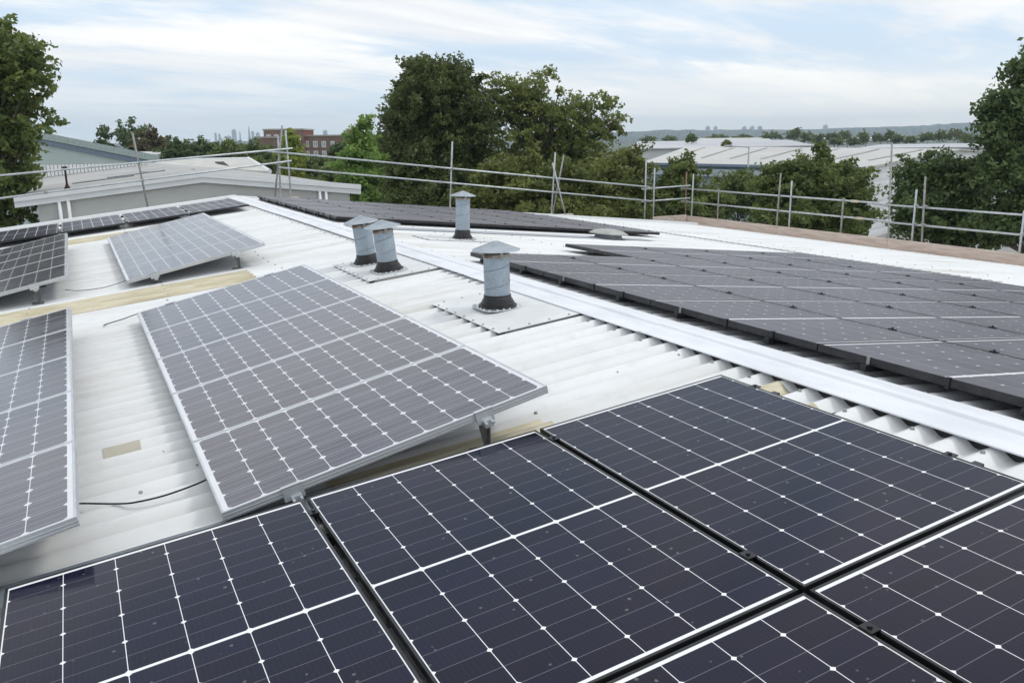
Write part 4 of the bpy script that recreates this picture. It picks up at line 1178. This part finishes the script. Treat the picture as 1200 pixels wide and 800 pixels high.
bg_trees = [  # px, py, wx, wy, depth, leaf, label
    (150, 168, 38, 26, 95, 'dark', 'rounded dark green tree mass between green shed and the far city'),
    (178, 172, 20, 20, 92, 'brownish', 'bronze-green tree at the right flank of the rounded dark tree'),
    (118, 178, 22, 12, 98, 'mid', 'low green tree left of the rounded dark tree, above the shed roof'),
    (212, 178, 16, 13, 90, 'dark', 'dark low tree, first one right of the rounded dark tree'),
    (240, 178, 16, 12, 92, 'dark', 'dark low tree below the thin far city towers'),
    (268, 180, 18, 11, 88, 'mid', 'mid green low tree below the broad slab tower'),
    (296, 181, 16, 11, 86, 'mid', 'green low tree just left of the brick building'),
    (322, 190, 16, 12, 78, 'dark', 'dark bush left of the slim lime tree'),
    (368, 198, 24, 15, 62, 'dark', 'dark bush below the brick building windows'),
    (398, 190, 14, 22, 66, 'dark', 'dark tree close behind the bright conical tree, on its left'),
    (392, 208, 26, 16, 52, 'mid', 'green bush behind the right eave of the white building'),
    (300, 196, 26, 12, 70, 'mid', 'green hedge tree behind the mottled roof'),
    (446, 170, 9, 14, 60, 'dark', 'dark tree filling the gap between bright tree and tallest tree')]
for i, (px, py, wx, wy, d, lf, lb) in enumerate(bg_trees):
    tree('background_tree', lb, 'tree', [lobe(px, py, wx, wy, d), lobe(px - wx * .5, py + wy * .5, wx * .7, wy * .7, d), lobe(px + wx * .5, py + wy * .45, wx * .7, wy * .7, d), lobe(px, py + wy * 1.2, wx * 1.1, wy * .9, d)],
         ground_at(px, d), lf, 130, 60, .0019 * d + .04, .0050 * d + .12, group='trees behind the white building', trunk=.2, limbs=10, seed=100 + i, shell=.5)
tree('bushy_tree', 'pointed dark bush behind the corner of the guardrail', 'tree',
     [lobe(800, 200, 14, 16, 34), lobe(798, 222, 30, 26, 34), lobe(800, 248, 44, 24, 33.5), lobe(828, 240, 22, 22, 34), lobe(775, 236, 20, 22, 34), lobe(800, 189, 6, 7, 34)],
     ground_at(800, 34), 'mid', 260, 85, .09, .34, trunk=.15, limbs=24, seed=71)
tree('bushy_tree', 'rounded mid green bush at the foot of the lamp column', 'tree',
     [lobe(865, 222, 30, 24, 50), lobe(850, 238, 30, 18, 50), lobe(885, 238, 24, 20, 50)], ground_at(866, 50), 'mid', 150, 80, .115, .42, trunk=.15, limbs=10, seed=72)
tree('large_tree', 'broad dark conical tree standing in front of the large warehouse', 'tree',
     [lobe(962, 192, 16, 16, 32), lobe(960, 220, 42, 32, 32), lobe(925, 228, 34, 32, 32), lobe(1000, 226, 24, 30, 32), lobe(960, 258, 72, 30, 31.5), lobe(905, 210, 12, 20, 32), lobe(940, 200, 14, 18, 32), lobe(984, 204, 14, 18, 32), lobe(962, 178, 6, 8, 32)],
     ground_at(960, 32), 'mid', 520, 90, .085, .34, trunk=.2, limbs=50, seed=81, shell=.5)
tree('large_tree', 'tree with loose pale twig tips left of the tall right-hand tree', 'tree',
     [lobe(1092, 205, 30, 22, 27), lobe(1075, 225, 24, 28, 27), lobe(1120, 225, 42, 34, 27), lobe(1090, 258, 50, 30, 26.5), lobe(1140, 205, 28, 24, 27), lobe(1065, 200, 10, 20, 27), lobe(1150, 265, 50, 30, 26.5)],
     ground_at(1105, 27), 'dark', 380, 62, .085, .32, trunk=.2, limbs=70, seed=91, shell=.6)
tree('large_tree', 'tall dark tree at the right picture edge with hanging branches', 'tree',
     [lobe(1195, 120, 34, 44, 25), lobe(1175, 140, 28, 34, 25), lobe(1160, 152, 20, 18, 25), lobe(1210, 85, 26, 26, 25), lobe(1185, 190, 44, 36, 25), lobe(1240, 150, 60, 70, 25.5), lobe(1215, 235, 60, 36, 25), lobe(1160, 200, 26, 20, 25), lobe(1170, 262, 44, 24, 25), lobe(1260, 250, 60, 40, 25)],
     ground_at(1225, 25), 'dark', 680, 56, .085, .33, trunk=.3, limbs=70, seed=95, shell=.65)
# belt of trees among the far sheds
k = 0
belt = [(810, 161.5, 6, 4, 170), (852, 168, 5, 4.5, 120), (905, 158.5, 14, 3.5, 330), (930, 158, 10, 4.5, 320), (933, 154, 4, 5, 300), (946, 160, 8, 5.5, 280), (960, 162, 9, 5, 250), (975, 160, 9, 4, 300), (990, 158.5, 6, 4.5, 300), (1012, 160, 6, 7, 250), (1000, 165, 10, 4, 230),
        (1030, 160.5, 10, 4, 270), (1042, 158, 5, 5, 270), (1052, 162, 8, 4.5, 240), (1085, 160, 9, 5, 220), (1100, 158, 12, 5.5, 230), (1120, 157, 14, 6, 230), (1135, 162, 10, 6, 200), (980, 165.5, 8, 3.5, 235), (1066, 163, 8, 3.5, 250), (870, 161.2, 14, 3.0, 350), (842, 160.8, 12, 3, 350),
        (760, 163, 9, 3, 300), (785, 162.5, 8, 2.5, 320)]
tl = ['small dark', 'thin pale', 'low spreading', 'taller feathery', 'rounded olive', 'mixed green']
lf_ = ['mid', 'sparse', 'mid', 'sparse', 'yellow', 'mid']
belt.sort()
for i, (px, py, wx, wy, d) in enumerate(belt):
    nb = next(t for q, t in ((800, 'beside the airy tree'), (860, 'under the left ridge towers'), (915, 'under the middle ridge towers'), (958, 'left of the lone ridge tower'),
                             (1000, 'below the lone ridge tower'), (1060, 'right of the lone ridge tower'), (9999, 'beside the tall right-hand tree')) if px < q)
    tree('far_tree', '%s far tree beyond the sheds, %s' % (tl[i % 6], nb), 'tree', [lobe(px, py, wx, wy, d), lobe(px - wx * .4, py + wy * .6, wx * .6, wy * .7, d), lobe(px + wx * .45, py + wy * .5, wx * .6, wy * .7, d)],
         ground_at(px, d), lf_[i % 6], 60, 34, .0010 * d, .0024 * d, group='far trees between the sheds and the hills', trunk=.25, limbs=0, seed=300 + i, shell=.55)

# ------------------------------------------------------------------ the air itself
hz = MB(); hz.box((-1500, -100, -1.0), (2900, 2900, 85))
hm_ = bpy.data.materials.new('haze'); hm_.use_nodes = True
hn_ = hm_.node_tree; hn_.nodes.remove(hn_.nodes['Principled BSDF'])
pvn = hn_.nodes.new('ShaderNodeVolumePrincipled'); pvn.inputs['Color'].default_value = (0.70, 0.85, 1.0, 1)
pvn.inputs['Density'].default_value = 0.00030; pvn.inputs['Anisotropy'].default_value = 0.2
hn_.links.new(pvn.outputs[0], hn_.nodes['Material Output'].inputs['Volume'])
tag(hz.build('haze', hm_), kind='stuff')
